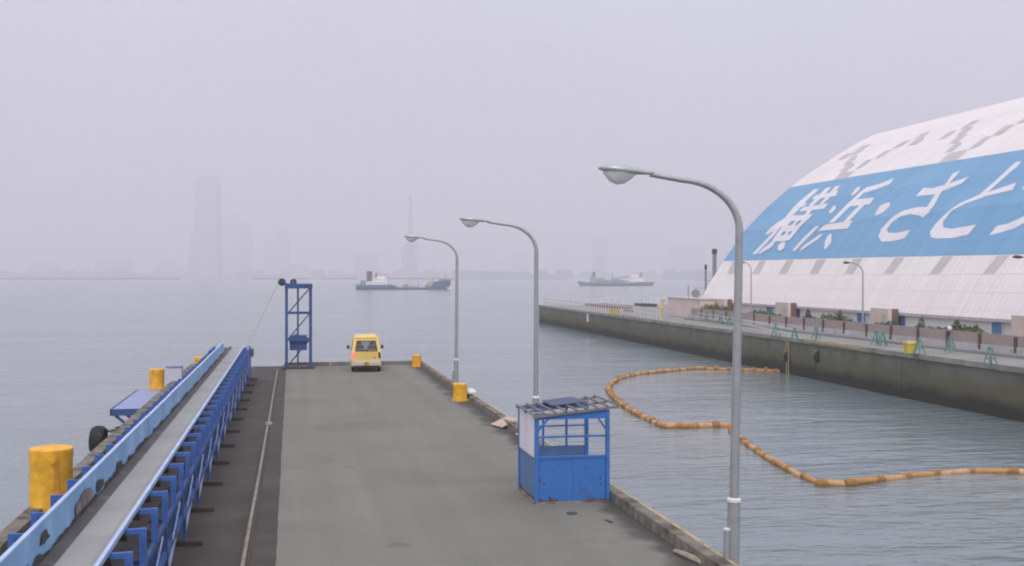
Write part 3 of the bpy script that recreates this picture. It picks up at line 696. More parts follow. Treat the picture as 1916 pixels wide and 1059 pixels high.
# ------------------------------------------------------------------ quay furniture
FL = 39.6
fence = thing('boundary_fence', 'brown panel fence on a low white parapet in front of the warehouse', 'fence', Q(85, FL, QZ), QROT)
FT0, FT1 = 30.0, q_t(1290, FL)
qbox(MB(), FT0, FT1, FL-0.15, FL+0.1, QZ+0.003, 0.62).build('parapet_wall', 'parapet', fence, world=True)
qbox(MB(), FT0, FT1, FL-0.6, FL-0.152, QZ+0.003, 0.2).build('parapet_step', 'quay_top', fence, world=True)
pan = post = None; tt = FT0; mi = Matrix.Rotation(QROT, 4, 'Z').inverted(); tdir = mi @ DV
while tt < FT1 - 3.4:
    jit = random.uniform(-0.02, 0.02)
    if pan is None:
        pan = qbox(MB(), tt+0.14, tt+3.36, FL-0.10, FL-0.02, 0.625, 1.28).build('fence_panel', 'fence_brown', fence, world=True, bevel=0.012)
        post = qbox(MB(), tt-0.12, tt+0.12, FL-0.17, FL+0.03, 0.3, 1.22).build('fence_post', 'fence_post', fence, world=True)
    else:
        inst(pan, 'fence_panel', fence, tdir*(tt-FT0) + UP*jit); inst(post, 'fence_post', fence, tdir*(tt-FT0))
    tt += 3.5

# shrubs behind the fence
def leaf_cloud(mb, c, rx, ry, rz, n, size, seed):
    rnd = random.Random(seed)
    for i in range(n):
        a = rnd.uniform(0, 2*math.pi); cz = rnd.uniform(-0.6, 1); rr = math.sqrt(max(0, 1-cz*cz)) * rnd.uniform(0.55, 1.08)
        p = Vector(c) + Vector((rx*rr*math.cos(a), ry*rr*math.sin(a), rz*cz*rnd.uniform(0.6, 1.12)))
        u = Vector((rnd.uniform(-1,1), rnd.uniform(-1,1), rnd.uniform(-1,1))).normalized(); v = u.cross(Vector((rnd.uniform(-1,1), rnd.uniform(-1,1), rnd.uniform(-.3,1)))).normalized()
        s_ = size*rnd.uniform(0.6, 1.4)
        mb.add([p-u*s_, p+v*s_*0.5, p+u*s_, p-v*s_*0.5], [(0,1,2,3)])
def shrub(px0, px1, y_top, spikes, m_, label, seed):
    lat = FL + 1.3
    t1, t0 = q_t(px0, lat), q_t(px1, lat); tm = (t0+t1)/2; zt = qz((px0+px1)/2, y_top, lat)
    root = thing('shrub', label, 'shrub', Q(tm, lat, QZ), QROT, 'shrubs behind the brown fence')
    rnd = random.Random(seed); mb = MB()
    half = (t1-t0)/2; n = max(2, int(half*2/1.1))
    for i in range(n):
        y = -half + (i+0.5)*2*half/n; h = (zt-QZ)*rnd.uniform(0.72, 1.0)
        leaf_cloud(mb, (rnd.uniform(-.2,.2), y, h*0.58), 0.75, 0.8*half*2/n, h*0.45, 330, 0.11, seed*31+i)
        MB().tube([(0, y, 0), (0.05, y+0.1, h*0.5), (0, y+0.15, h*0.8)], [0.04, 0.03, 0.015], 6).build('stem', 'bark', root)
    for (sx, sy) in spikes:
        ts = q_t(sx, lat) - tm; hz_ = qz(sx, sy, lat) - QZ
        leaf_cloud(mb, (0, ts, hz_*0.72), 0.22, 0.24, hz_*0.30, 150, 0.09, seed*77)
        MB().tube([(0, ts, 0), (0, ts, hz_*0.95)], [0.03, 0.012], 6).build('stem', 'bark', root)
    mb.build('foliage', m_, root)
shrub(1311, 1376, 570, [(1340,566)], 'leaf_light', 'pale green shrub at the far left end of the brown fence', 1)
shrub(1393, 1416, 580.5, [], 'leaf_dark', 'small dark shrub under the thin lamp post nearest the near street lamp', 2)
shrub(1421, 1455, 579.5, [], 'leaf_mid', 'rounded green shrub just left of a beige porch', 3)
shrub(1498, 1531, 586, [(1512,578)], 'leaf_dark', 'dark shrub with one upright tip beside a blue door', 4)
shrub(1538, 1585, 587, [(1572,581)], 'leaf_mid', 'broad green shrub left of the middle lamp post', 5)
shrub(1628, 1673, 599, [], 'leaf_dark', 'sparse low shrub in front of the largest full beige porch', 6)
shrub(1721, 1842, 603, [(1724,594),(1790,598),(1826,608)], 'leaf_mid', 'longest green hedge-like shrub above the fence at right', 7)

# thin lamp posts on the quay
def quay_lamp(px, ytop, label, headpx):
    lat = FL + 0.55; t_ = q_t(px, lat); zt = qz(px, ytop, lat)
    root = thing('street_lamp', label, 'street lamp', Q(t_, lat, QZ), 0, 'lamp posts along the warehouse')
    sgn = RGT * (-1)
    arm = (px - headpx) / F * (Q(t_, lat, 0) - Vector((0,0,0))).dot(FWD)
    pts = [Vector((0,0,0)), UP*(zt-QZ-0.75)] + [UP*(zt-QZ-0.75) + UP*(0.75*math.sin(a)) + sgn*(arm*0.75*(1-math.cos(a))) for a in [R(x) for x in (18,36,54,72,90)]]
    MB().tube(pts, [0.075, 0.055] + [0.045]*5, 8).build('pole', 'galv', root, smooth='auto')
    e_ = pts[-1]
    MB().tube([e_ - sgn*0.05, e_ + sgn*0.15, e_ + sgn*arm*0.25 + UP*0.02, e_ + sgn*(arm*0.36)], [0.04, 0.09, 0.1, 0.03], 8).build('lamp_head', 'dark_grey', root, smooth='auto')
quay_lamp(1405.5, 491, 'thin lamp post on the quay beside the near street lamp pole', 1389)
quay_lamp(1614.5, 491.5, 'thin lamp post standing mid-way before the warehouse roof', 1581)
quay_lamp(1950, 481, 'thin lamp post whose head shows at the right picture edge', 1900)

# green A-frame barriers with white pipes
def aframe_mesh(parent):
    o = MB()
    for sx in (-1, 1):
        for sy in (-1, 1):
            o.bar((0.24*sx, 0.22*sy, 0), (0.03*sx, 0.05*sy, 0.86), 0.07, 0.07)
    o.bar((-0.16, 0.14, 0.32), (0.16, 0.14, 0.32), 0.06, 0.06); o.bar((-0.16, -0.14, 0.32), (0.16, -0.14, 0.32), 0.06, 0.06)
    o.box(-0.09, 0.09, -0.09, 0.09, 0.80, 0.9)
    return o.build('frame', 'green_frame', parent)
af_src = None
AF = [(1300,598,'first green A-frame left of the near street lamp pole'),(1322.5,602,'second green A-frame left of the near street lamp pole'),(1348.5,606,'green A-frame just left of the near street lamp pole'),
      (1365.5,609,'green A-frame almost touching the near street lamp pole'),(1452,628,'green A-frame right of the pole, left of the ladder'),(1487,637,'green A-frame above the ladder on the quay'),
      (1527,636,'green A-frame above the yellow stretch of quay edge'),(1640,645,'left of a close pair of green A-frames'),(1652,647,'right of a close pair of green A-frames'),
      (1720,663,'green A-frame leaning against the yellow bin'),(1778,659,'green A-frame under the white fence lamp'),(1853,683,'largest green A-frame at the quay edge on the right')]
afpos = []
for i, (px, py, lb) in enumerate(AF):
    p = at(px, py, QZ+0.03); p.z = QZ + 0.055
    root = thing('barrier', lb, 'barrier', p, QROT + random.uniform(-0.4, 0.4), 'green A-frame barriers on the quay')
    if af_src is None: af_src = aframe_mesh(root)
    else: inst(af_src, 'frame', root, (0,0,0))
    afpos.append(p)
for i, (a_, b_, lb) in enumerate(((0,1,'white pipe rail between the two leftmost green A-frames'),(1,2,'white pipe rail between the second and third green A-frames'),(2,3,'short white pipe rail left of the near street lamp'),(3,4,'long pale pipe rail passing behind the near street lamp'),(4,5,'pale pipe rail left of the quay ladder'))):
    a2, b2 = afpos[a_], afpos[b_]
    root = MB().bar(a2 + UP*0.72, b2 + UP*0.72, 0.07, 0.07).bar(a2 + UP*0.36, b2 + UP*0.36, 0.07, 0.07).build('pipe_rail', 'white_pipe')
    tag(root, lb, 'railing', 'white pipe rails on the quay')

# yellow bin
p = at(1703, 663, QZ); root = thing('bin', 'yellow box bin with overhanging lid at the quay edge', 'bin', (p.x, p.y, QZ+0.06), QROT); root.scale = (0.85, 0.85, 0.9)
MB().hexa([(-.30,-.25,0),(.30,-.25,0),(.30,.25,0),(-.30,.25,0),(-.36,-.30,.62),(.36,-.30,.62),(.36,.30,.62),(-.36,.30,.62)]).build('body', 'bin_yellow', root, bevel=0.02)
MB().hexa([(-.42,-.36,.622),(.42,-.36,.622),(.42,.36,.622),(-.42,.36,.622),(-.38,-.30,.80),(.38,-.30,.80),(.38,.30,.80),(-.38,.30,.80)]).build('lid', 'sign_yellow', root, bevel=0.03)
# white globe light on fence
t_ = q_t(1778, FL-0.2); root = thing('globe_light', 'round white light on the brown fence top', 'lamp', Q(t_, FL-0.25, QZ), QROT)
MB().tube([(0,0,0),(0,0,1.2)], 0.03, 8).build('stem', 'dark_grey', root); MB().lathe([(0.02,1.2),(0.11,1.24),(0.14,1.34),(0.11,1.45),(0.02,1.5)], 12).build('globe', 'white_band', root, smooth=True)

# ladder and hooded fenders on the quay face
def quay_face_pt(px, py):
    lat = QL - 0.17; r = ray(px, py); k = lat / r.dot(NV); return CAM + r*k
p0, p1 = quay_face_pt(1476, 644), quay_face_pt(1476, 699)
root = thing('ladder', 'rusty yellow ladder down the quay wall where the boom ends', 'ladder', (p1.x, p1.y, p1.z), QROT)
g = MB(); hgt = p0.z - p1.z + 0.2
for s_ in (-0.2, 0.2): g.bar((-0.12, s_, -0.4), (-0.12, s_, hgt), 0.06, 0.06)
g.build('stile', 'yellow_paint', root)
rung = None
for i in range(10):
    z = 0.0 + i*hgt/10
    if rung is None: rung = MB().bar((-0.12,-0.2,z),(-0.12,0.2,z),0.035,0.035).build('rung', 'rail_steel', root)
    else: inst(rung, 'rung', root, (0,0,z))
for px, lb in ((1474.5, 'pale hooded rubber fender beside the quay ladder'), (1531, 'pale hooded rubber fender right of the quay ladder')):
    p = quay_face_pt(px, 668)
    root = thing('fender', lb, 'fender', p, QROT, 'fenders on the quay wall')
    MB().tube([(-0.02,0,-0.35),(-0.10,0,-0.25),(-0.14,0,0.1),(-0.13,0,0.3),(-0.03,0,0.42)], [0.10,0.17,0.2,0.18,0.10], 12).build('bumper', 'rubber', root, smooth=True)
    MB().tube([(-0.12,0.05,0.0),(-0.2,0.05,0.2),(-0.17,0.05,0.36),(-0.04,0.05,0.5)], [0.05,0.15,0.17,0.1], 12).build('hood', 'concrete', root, smooth=True)
# yellow stretch of coping
tA, tB = q_t(1505, QL-0.2), q_t(1614, QL-0.2)
tag(qbox(MB(), tB, tA, QL-0.285, QL-0.262, QZ-0.12, QZ+0.07).build('edge_beam', 'yellow_paint'), 'rusty yellow beam fixed along the quay edge above the fenders', 'beam')

# far end of the quay: white fence, signs, huts
def quay_ground(px, py): return at(px, py, QZ)
fr = thing('railing', 'white picket railing round the far corner of the quay', 'railing', quay_ground(1010, 572.5))
RT0 = q_t(1235, QL+0.5)
edge = [Q(RT0, QL+0.5, QZ), Q(QT1-0.6, QL+0.5, QZ), Q(QT1-0.6, QL+44, QZ)]
pk = None
for (a_, b_) in zip(edge[:-1], edge[1:]):
    for z in (0.55, 1.05): MB().bar(a_+UP*z, b_+UP*z, 0.06, 0.08).build('rail', 'white_pipe', fr, world=True)
    n = int((b_-a_).length/1.15)
    loc, rz_ = ROOTS[fr.name]
    for i in range(n+1):
        p = a_.lerp(b_, i/n) - loc
        if pk is None: pk = MB().box(-.05,.05,-.05,.05,0,1.12).build('picket', 'white_pipe', fr); pk.location = p
        else: inst(pk, 'picket', fr, p)
def quay_slab(name, label, cat, px0, px1, yb, yt, lat_off, depth, m_):
    lat = QL + lat_off; t1, t0 = q_t(px0, lat), q_t(px1, lat)
    z1 = qz((px0+px1)/2, yt, lat)
    o = qbox(MB(), t0, t1, lat, lat+depth, QZ+0.003, z1).build(name, m_, bevel=0.03)
    return tag(o, label, cat)
def upright_sign(name, label, cat, px0, px1, yt, yb, lat_off, m_):
    lat = QL + lat_off; t1, t0 = q_t(px0, lat), q_t(px1, lat); pm = (px0+px1)/2
    zt, zb = qz(pm, yt, lat), max(QZ+0.15, qz(pm, yb, lat))
    root = thing(name, label, cat, Q((t0+t1)/2, lat, QZ), QROT); hl = (t1-t0)/2
    MB().box(-0.03,0.03,-hl,hl,zb-QZ,zt-QZ).build('board', m_, root, bevel=0.008)
    for s_ in (-hl*0.7, hl*0.7): MB().box(0.034,0.09,s_-0.03,s_+0.03,0,zt-QZ-0.05).build('post', 'white_pipe', root)
    return root
upright_sign('sign_board', 'yellow sign board on the white quay railing', 'sign', 1140, 1159, 578, 589, 0.3, 'sign_yellow')
sg = upright_sign('sign_board', 'pale pink sign board next to the yellow one', 'sign', 1163, 1190, 578.5, 593, 0.3, 'sign_pink')
for i in range(5):
    MB().box(-0.045,-0.034,-1.9+i*0.85,-1.5+i*0.85,0.55,0.75).build('lettering', 'dark_grey', sg)
quay_slab('pipe_stack', 'dark red stack of low pipes behind the white railing', 'stack', 1094, 1146, 580, 570.2, 6.0, 3.0, 'dark_red')
quay_slab('crate', 'dark flat crate near the far quay railing', 'crate', 1187, 1208, 572, 568, 14.0, 1.8, 'dark_grey')
# beige low building at the near end of the roof's far gable
lat = 41.0; t1, t0 = q_t(1250, lat), q_t(1310, lat)
hut = thing('hut', 'low beige flat-roofed hut at the foot of the warehouse gable', 'hut', Q((t0+t1)/2, lat, QZ), QROT)
zt = qz(1275, 559, lat); hl = (t1-t0)/2
MB().box(0,5.0,-hl,hl,0,zt-QZ).build('wall', 'porch_beige', hut, bevel=0.03)
MB().box(-0.1,5.1,-hl-0.1,hl+0.1,zt-QZ+0.003,zt-QZ+0.12).build('roof_slab', 'parapet', hut)
for (px, py, lb) in ((1240.5, 578, 'yellow marker post behind the railing near the hut'), (1236.5, 598, 'yellow marker post at the quay edge near the hut')):
    p = quay_ground(px, py); root = thing('marker_post', lb, 'post', p, QROT, 'yellow marker posts')
    MB().lathe([(0.22,0),(0.2,0.12),(0.09,0.16),(0.08,1.0),(0.3,1.02),(0.34,1.2),(0.3,1.4),(0.1,1.44)], 12).build('post', 'sign_yellow', root, smooth='auto')
# dark stacks behind the gable
for (px, yt, yb, wpx, d_, lb) in ((1337, 468, 512, 8, 150, 'tall dark exhaust stack behind the warehouse gable'), (1320.5, 497, 533, 4, 150, 'thin dark pipe left of the warehouse gable')):
    b0 = atd(px, 516, d_); root = thing('exhaust_stack', lb, 'stack', (b0.x, b0.y, QZ), 0, 'stacks behind the gable')
    zt = atd(px, yt, d_).z - QZ; r_ = wpx/2/F*d_
    MB().tube([(0,0,0),(0,0,zt)], [r_, r_*0.9], 14).build('pipe', 'stack_grey', root, smooth='auto')
    MB().tube([(0,0,zt-0.5),(0,0,zt+0.15)], r_*1.18, 14).build('collar', 'dark_grey', root, smooth='auto')
    MB().bar((0,0,zt*0.5),(-1.6,0.2,zt*0.5),0.08,0.08).build('bracket', 'stack_grey', root)
p = quay_ground(1302, 561); b0 = atd(1302, 516, 128)
root = thing('cable_reel', 'dark round cable reel on edge by the gable corner', 'reel', (b0.x, b0.y, QZ), R(-25))
zc = atd(1302, 549, 128).z - QZ; rr = 0.46
for yy in (-0.35, 0.3): MB().tube([(0,yy,zc),(0,yy+0.06,zc)], rr, 20).build('flange', 'stack_grey', root)
MB().tube([(0,-0.28,zc),(0,0.29,zc)], rr*0.6, 16).build('drum', 'stack_grey', root)
MB().bar((-0.5,0,0),(-0.1,0,zc),0.12,0.12).bar((0.5,0,0),(0.1,0,zc),0.12,0.12).build('stand', 'dark_grey', root)
MB().bar((-0.85,0,0),(-0.85,0,zc+0.9),0.07,0.07).build('mast', 'dark_grey', root)
# white depth mark on the wall
p = quay_face_pt(1100, 594); root = MB().box(-0.05,0.05,-0.5,0.5,-0.55,0.5).build('depth_board', 'white_pipe'); root.location = p; root.rotation_euler = (0,0,QROT)
tag(root, 'small white board on the far quay wall', 'sign')

# ------------------------------------------------------------------ oil boom floats on the water
def densify(pts, step):
    out = [pts[0]]; acc = 0
    for a_, b_ in zip(pts[:-1], pts[1:]):
        n = 24
        for i in range(1, n+1):
            out.append(a_.lerp(b_, i/n))
    # catmull smoothing
    res = [out[0]]; d = 0; last = out[0]
    for p in out[1:]:
        d += (p-last).length; last = p
        if d >= step: res.append(p); d = 0
    return res
def smooth_path(pts, it=2):
    for _ in range(it):
        n = [pts[0]]
        for a_, b_ in zip(pts[:-1], pts[1:]): n += [a_.lerp(b_, .25), a_.lerp(b_, .75)]
        pts = n + [pts[-1]]
    return pts
flt = {}
def float_mesh(l, r_, m_, parent):
    prf = [(-l/2, r_*0.45), (-l/2+0.06, r_*0.85), (-l/2+0.18, r_), (l/2-0.18, r_), (l/2-0.06, r_*0.85), (l/2, r_*0.45)]
    return MB().tube([(x,0,0) for x, _ in prf], [q for _, q in prf], 12).build('float', m_, parent, smooth='auto')
def boom(label, pix, seg, r_, mats):
    pts = smooth_path([at(px, py, WATER) for px, py in pix], 1); pts = densify(pts, seg)
    root = thing('oil_boom', label, 'oil boom', pts[len(pts)//2].copy(), 0, 'orange oil booms'); o3 = pts[len(pts)//2]
    src = {}; jn = None; sk = MB()
    for i, (a_, b_) in enumerate(zip(pts[:-1], pts[1:])):
        d = b_ - a_; c = (a_+b_)/2 - o3; l = d.length; mm = mats(i)
        rot = (random.uniform(-3,3), random.uniform(-0.05,0.05), math.atan2(d.y, d.x) + random.uniform(-0.06,0.06))
        if mm not in src:
            src[mm] = float_mesh(seg*0.93, r_, mm, root); f = src[mm]; f.location = c; f.rotation_euler = rot
        else: f = inst(src[mm], 'float', root, c, rot)
        s_ = l/seg; f.scale = (s_, 1, 1); f.location.z += r_*0.45 + random.uniform(-.05,.03)
        if jn is None:
            jn = MB().tube([(-0.2,0,0),(-0.1,0,0.02),(0.02,0.02,0.03),(0.12,0,0.0),(0.2,0,0)], [r_*0.7, r_*1.15, r_*1.3, r_*1.12, r_*0.65], 10).build('joint', 'boom_join', root, smooth='auto'); j = jn
        else: j = inst(jn, 'joint', root, (0,0,0))
        j.location = a_ - o3 + UP*(r_*0.5 + random.uniform(-.03,.03)); j.rotation_euler = (random.uniform(-3,3), random.uniform(-.15,.15), rot[2] + random.uniform(-.2,.2)); q_ = random.uniform(0.75, 1.2); j.scale = (q_*random.uniform(0.8,1.4), q_, q_)
    return root
boom('orange boom loop floating from the quay ladder round to the near lamp pole', [(1470,697.5),(1430,693.5),(1385,694),(1330,691.5),(1300,690.5),(1260,695),(1225,698),(1185,702.5),(1155,711),(1138,724),(1140,737),(1155,752),(1180,770),(1215,788),(1246,802.5),(1258,801),(1300,800),(1345,798),(1393,798)], 0.95, 0.155,
     lambda i: 'boom_orange' if i < 9 else ('boom_pale' if i % 2 else 'boom_orange'))
boom('nearest orange boom bending across the basin to the right edge', [(1368,808),(1384,820),(1410,842),(1440,861),(1475,882),(1510,898),(1545,911),(1560,914.5),(1580,911),(1620,904),(1680,895),(1740,888),(1800,883.5),(1860,884),(1916,886),(2010,890)], 1.5, 0.125,
     lambda i: 'boom_pale' if i % 2 else 'boom_orange')

# ------------------------------------------------------------------ yellow bollards
def bollard(loc, r_, h, label, lug=True):
    root = thing('bollard', label, 'bollard', loc, random.uniform(0, .3), 'yellow mooring bollards')
    MB().lathe([(r_*1.0,0),(r_*0.98,h*0.1),(r_*0.97,h*0.82),(r_*1.0,h*0.86),(r_*1.0,h*0.985),(r_*0.96,h)], 32).build('drum', 'bollard_yellow', root, smooth='auto')
    MB().lathe([(r_*1.2,0.0),(r_*1.2,0.035),(r_*1.02,0.04)], 32).build('base_flange', 'bollard_yellow', root, smooth='auto')
    if lug:
        MB().tube([(-0.02,-r_*0.95,h*0.82),(-0.02,-r_*1.08,h*0.82)], 0.05, 10).build('lug', 'bollard_yellow', root)
    return root
p = at(96, 957); bollard((p.x, p.y, 0.006), 0.415, 1.27, 'largest yellow bollard, rust-streaked, left of the conveyor near the camera')
p2 = at(293.5, 729); bollard((p2.x, p2.y, 0.03), 0.30, 0.82, 'yellow bollard on the blue platform left of the conveyor')
bollard((-4.38, 56.2, 0.004), 0.22, 0.78, 'yellow bollard barely showing over the conveyor far end')
bollard((BOL_R[0].x, BOL_R[0].y, 0.011), 0.27, 0.64, 'yellow bollard on the right kerb beside the farthest street lamp')
bollard((BOL_R[1].x, BOL_R[1].y, 0.007), 0.24, 0.62, 'yellow bollard at the far right corner of the pier')
p = at(872, 748); tag(MB().lathe([(0.06,0),(0.18,0.03),(0.2,0.1),(0.12,0.18),(0.04,0.2)], 12).build('rope_bundle', 'white_band'), 'white rope bundle on the kerb beside the right bollard', 'rope')
o = bpy.data.objects['rope_bundle']; o.location = (6.66, BOL_R[0].y+0.15, 0.24); o.rotation_euler = (0.2, 0, 0.4)

# blue mooring platform outboard on the left
pa = at(214, 767); pb = at(256, 730)
y0, y1 = pa.y, pb.y
plat = thing('mooring_platform', 'blue steel platform projecting over the water left of the conveyor', 'platform', (-5.7, y0, 0))
X0 = (pa.x + pb.x)/2
MB().box(X0, PL-0.02, y0, y1, -0.10, 0.02).build('deck_plate', 'platform_blue', plat, world=True, bevel=0.01)
for z0 in (0,):
    MB().box(X0-0.03, PL-0.03, y0-0.07, y0-0.004, -0.2, 0.03).build('edge_beam', 'blue_dark', plat, world=True)
    MB().box(X0-0.07, X0-0.004, y0-0.07, y1, -0.2, 0.03).build('edge_beam', 'blue_dark', plat, world=True)
for yy in (y0+0.02, y0+1.5, y0+3.2, y0+5.0, y1-0.3):
    MB().bar((X0+0.05, yy, -0.15), (PL-0.04, yy, -1.0), 0.09, 0.09).build('strut', 'blue_dark', plat, world=True)
pp = at(326, 719)
cab = thing('cabinet', 'pale box cabinet standing behind the platform bollard', 'cabinet', (pp.x, pp.y, 0.03))
MB().box(-0.33,0.33,-0.2,0.4,0.0,0.72).build('body', 'pale_panel', cab, bevel=0.015); MB().box(-0.36,0.36,-0.24,0.44,0.723,0.77).build('lid', 'platform_blue', cab, bevel=0.01)

# tyre fender on chains
d_ = 32.0; p = atd(184, 823, d_)
tyre = thing('tyre_fender', 'black tyre fender hung on chains at the left pier edge', 'tyre', (p.x, p.y, p.z))
cs = [(0.22+0.0, 0), ]
rings = []
for i in range(28):
    a = 2*math.pi*i/28; cdir = Vector((0.25*math.cos(a)*0, math.cos(a), math.sin(a)))
    ring = []
    for k in range(10):
        b_ = 2*math.pi*k/10
        ring.append(cdir*(0.30 + 0.11*math.cos(b_)) + Vector((0.20*math.sin(b_), 0, 0)))
    rings.append(ring)
mb = MB(); n = 10; o_ = 0
for r_ in rings: mb.v += r_
for i in range(28):
    for k in range(n): mb.f.append((i*n+k, i*n+(k+1)%n, ((i+1)%28)*n+(k+1)%n, ((i+1)%28)*n+k))
tb = mb.build('tread', 'rubber', tyre, smooth=True); tb.rotation_euler = (0.1, 0.05, R(-4))
lk = None
for cz, tgt in ((0.25, Vector((PL+0.1, p.y+1.2, 0.25))), (0.05, Vector((PL+0.1, p.y+0.6, 0.1)))):
    a_ = Vector((0.12, 0.2, cz)); e_ = tgt - p
    n = int((e_-a_).length/0.13)
    for i in range(n):
        f = (i+0.5)/n; c = a_.lerp(e_, f) + UP*(-0.35*f*(1-f)); d = (e_-a_).normalized()
        if lk is None:
            lk = MB().tube([(0.075*math.cos(R(q)), 0.04*math.sin(R(q)), 0) for q in range(0, 361, 45)], 0.016, 6).build('chain_link', 'chain', tyre); l_ = lk
        else: l_ = inst(lk, 'chain_link', tyre, (0,0,0))
        l_.location = c; l_.rotation_euler = (R(90)*(i % 2), 0, math.atan2(d.y, d.x))

# ------------------------------------------------------------------ belt conveyor
CY0, CY1 = 7.0, 52.4
cv = thing('belt_conveyor', 'long blue steel belt conveyor running along the left of the pier', 'conveyor', (-2.6, 30, 0))
BZ = 1.5
# belt: shallow trough in three strips
xs = [(-2.725, BZ+0.02), (-2.62, BZ-0.01), (-2.48, BZ-0.03), (-2.22, BZ-0.03), (-2.11, BZ+0.02)]
mb = MB(); top = xs; bot = [(x, z-0.02) for x, z in xs]
ring = lambda y: [(x, y, z) for x, z in top] + [(x, y, z) for x, z in bot[::-1]]
mb.loft([ring(CY0 + (CY1-0.3-CY0)*i/40) for i in range(41)])
mb.build('belt', 'belt', cv, world=True)
mb = MB(); mb.loft([[(-2.724, y, BZ+0.026), (-2.585, y, BZ-0.010), (-2.585, y, BZ-0.016), (-2.724, y, BZ+0.020)] for y in (CY0, CY1-0.3)])
mb.build('belt_edge_shade', 'belt_rubber_and_shade', cv, world=True)  # dark strip paints the skirt's shadow onto the left of the belt
# return belt beneath
MB().box(-2.72, -2.14, CY0, CY1-0.3, 0.92, 0.94).build('return_belt', 'belt_rubber_and_shade', cv, world=True)
# skirt board on the far side, in lengths, with rusted rubber strip
yy = CY0
SK1 = 48.0
while yy < SK1 - 0.1:
    l = min(4.0, SK1-yy); j = random.uniform(-0.006, 0.006)
    MB().hexa([(-2.755+j,yy,BZ+0.03),(-2.735+j,yy,BZ+0.03),(-2.735+j,yy+l-0.02,BZ+0.03),(-2.755+j,yy+l-0.02,BZ+0.03),
               (-2.775+j,yy,BZ+0.43),(-2.755+j,yy,BZ+0.43),(-2.755+j,yy+l-0.02,BZ+0.43),(-2.775+j,yy+l-0.02,BZ+0.43)]).build('skirt_board', 'skirt_blue', cv, world=True)
    MB().box(-2.79+j, -2.74+j, yy, yy+l-0.02, BZ+0.432, BZ+0.455).build('skirt_flange', 'lip_blue', cv, world=True)
    yy += l
# grime strip with a ragged upper edge along the skirt foot, worn patches where paint has gone
rows = []; n = 300
for i in range(n+1):
    y = CY0 + (47.9-CY0)*i/n
    h = 0.045 + 0.02*math.sin(y*2.1) + 0.012*math.sin(y*5.3+1) + random.uniform(0, 0.018) + (0.09*random.random()**5 if y < 24 else 0)
    rows.append((y, h))
g = MB()
for (ya, ha), (yb, hb) in zip(rows[:-1], rows[1:]):
    pt = lambda y, h: (-2.733 - 0.02*h/0.41 + 0.012, y, BZ+0.02+h)
    g.add([pt(ya,0), pt(yb,0), pt(yb,hb), pt(ya,ha)], [(0,1,2,3)])
g.build('grime_strip', 'grime', cv, world=True)
def worn(y0_, y1_, h0, h1, m_, seed):
    rnd = random.Random(seed); pts = []
    for i in range(9): pts.append((y0_+(y1_-y0_)*i/8, h0 + rnd.uniform(0, 0.03)))
    for i in range(8, -1, -1): pts.append((y0_+(y1_-y0_)*i/8, h1*(0.55+0.45*math.sin(math.pi*(i+0.5)/9)) + rnd.uniform(-0.05, 0.03)))
    MB().add([(-2.733 - 0.02*h/0.41 + 0.016, y, BZ+0.03+h) for y, h in pts], [tuple(range(18))]).build('worn_patch', m_, cv, world=True)
worn(15.3, 16.6, 0.06, 0.27, 'rust_bare', 3); worn(16.9, 17.5, 0.05, 0.24, 'grime', 4); worn(18.7, 19.3, 0.05, 0.2, 'grime', 5)
worn(13.2, 13.7, 0.15, 0.3, 'grime', 6)
# near lip
MB().hexa([(-2.10,CY0,BZ-0.02),(-2.06,CY0,BZ-0.02),(-2.06,CY1-0.5,BZ-0.02),(-2.10,CY1-0.5,BZ-0.02),(-2.10,CY0,BZ+0.06),(-2.05,CY0,BZ+0.06),(-2.05,CY1-0.5,BZ+0.06),(-2.10,CY1-0.5,BZ+0.06)]).build('lip', 'lip_blue', cv, world=True)
# inverted-L idler brackets both sides
oy = 30.0; ox = -2.6
br = brl = idl = None; yb = 12.35; yb -= 1.25*4
k = 0
while yb < CY1 - 0.4:
    if br is None:
        g = MB().box(-2.055, -1.885, -0.03, 0.03, BZ-0.065, BZ).box(-1.885, -1.80, -0.032, 0.032, 0.52, BZ+0.004)
        br = g.build('bracket', 'blue_steel', cv); g = MB().box(-3.355, -2.78, -0.03, 0.03, BZ-0.065, BZ).box(-3.44, -3.355, -0.032, 0.032, 0.52, BZ+0.004)
        brl = g.build('bracket', 'blue_steel', cv)
        idl = MB().tube([(-2.86,0,BZ-0.14),(-2.06,0,BZ-0.14)], 0.055, 10).build('idler', 'wood_dark', cv, smooth='auto')
        for o in (br, brl, idl): o.location = (-ox, yb-oy, 0)
    else:
        inst(br, 'bracket', cv, (-ox, yb-oy, 0)); inst(brl, 'bracket', cv, (-ox, yb-oy, 0)); inst(idl, 'idler', cv, (-ox, yb-oy+0.2, 0))
    yb += 1.25; k += 1
# side channels, lower rails
for x in (-1.84, -3.40):
    MB().box(x-0.03, x+0.03, CY0, CY1-0.2, 0.50, 0.62).build('side_channel', 'blue_steel', cv, world=True)
    MB().box(x-0.028, x+0.028, CY0, CY1-0.2, 0.98, 1.06).build('side_channel', 'blue_dark', cv, world=True)
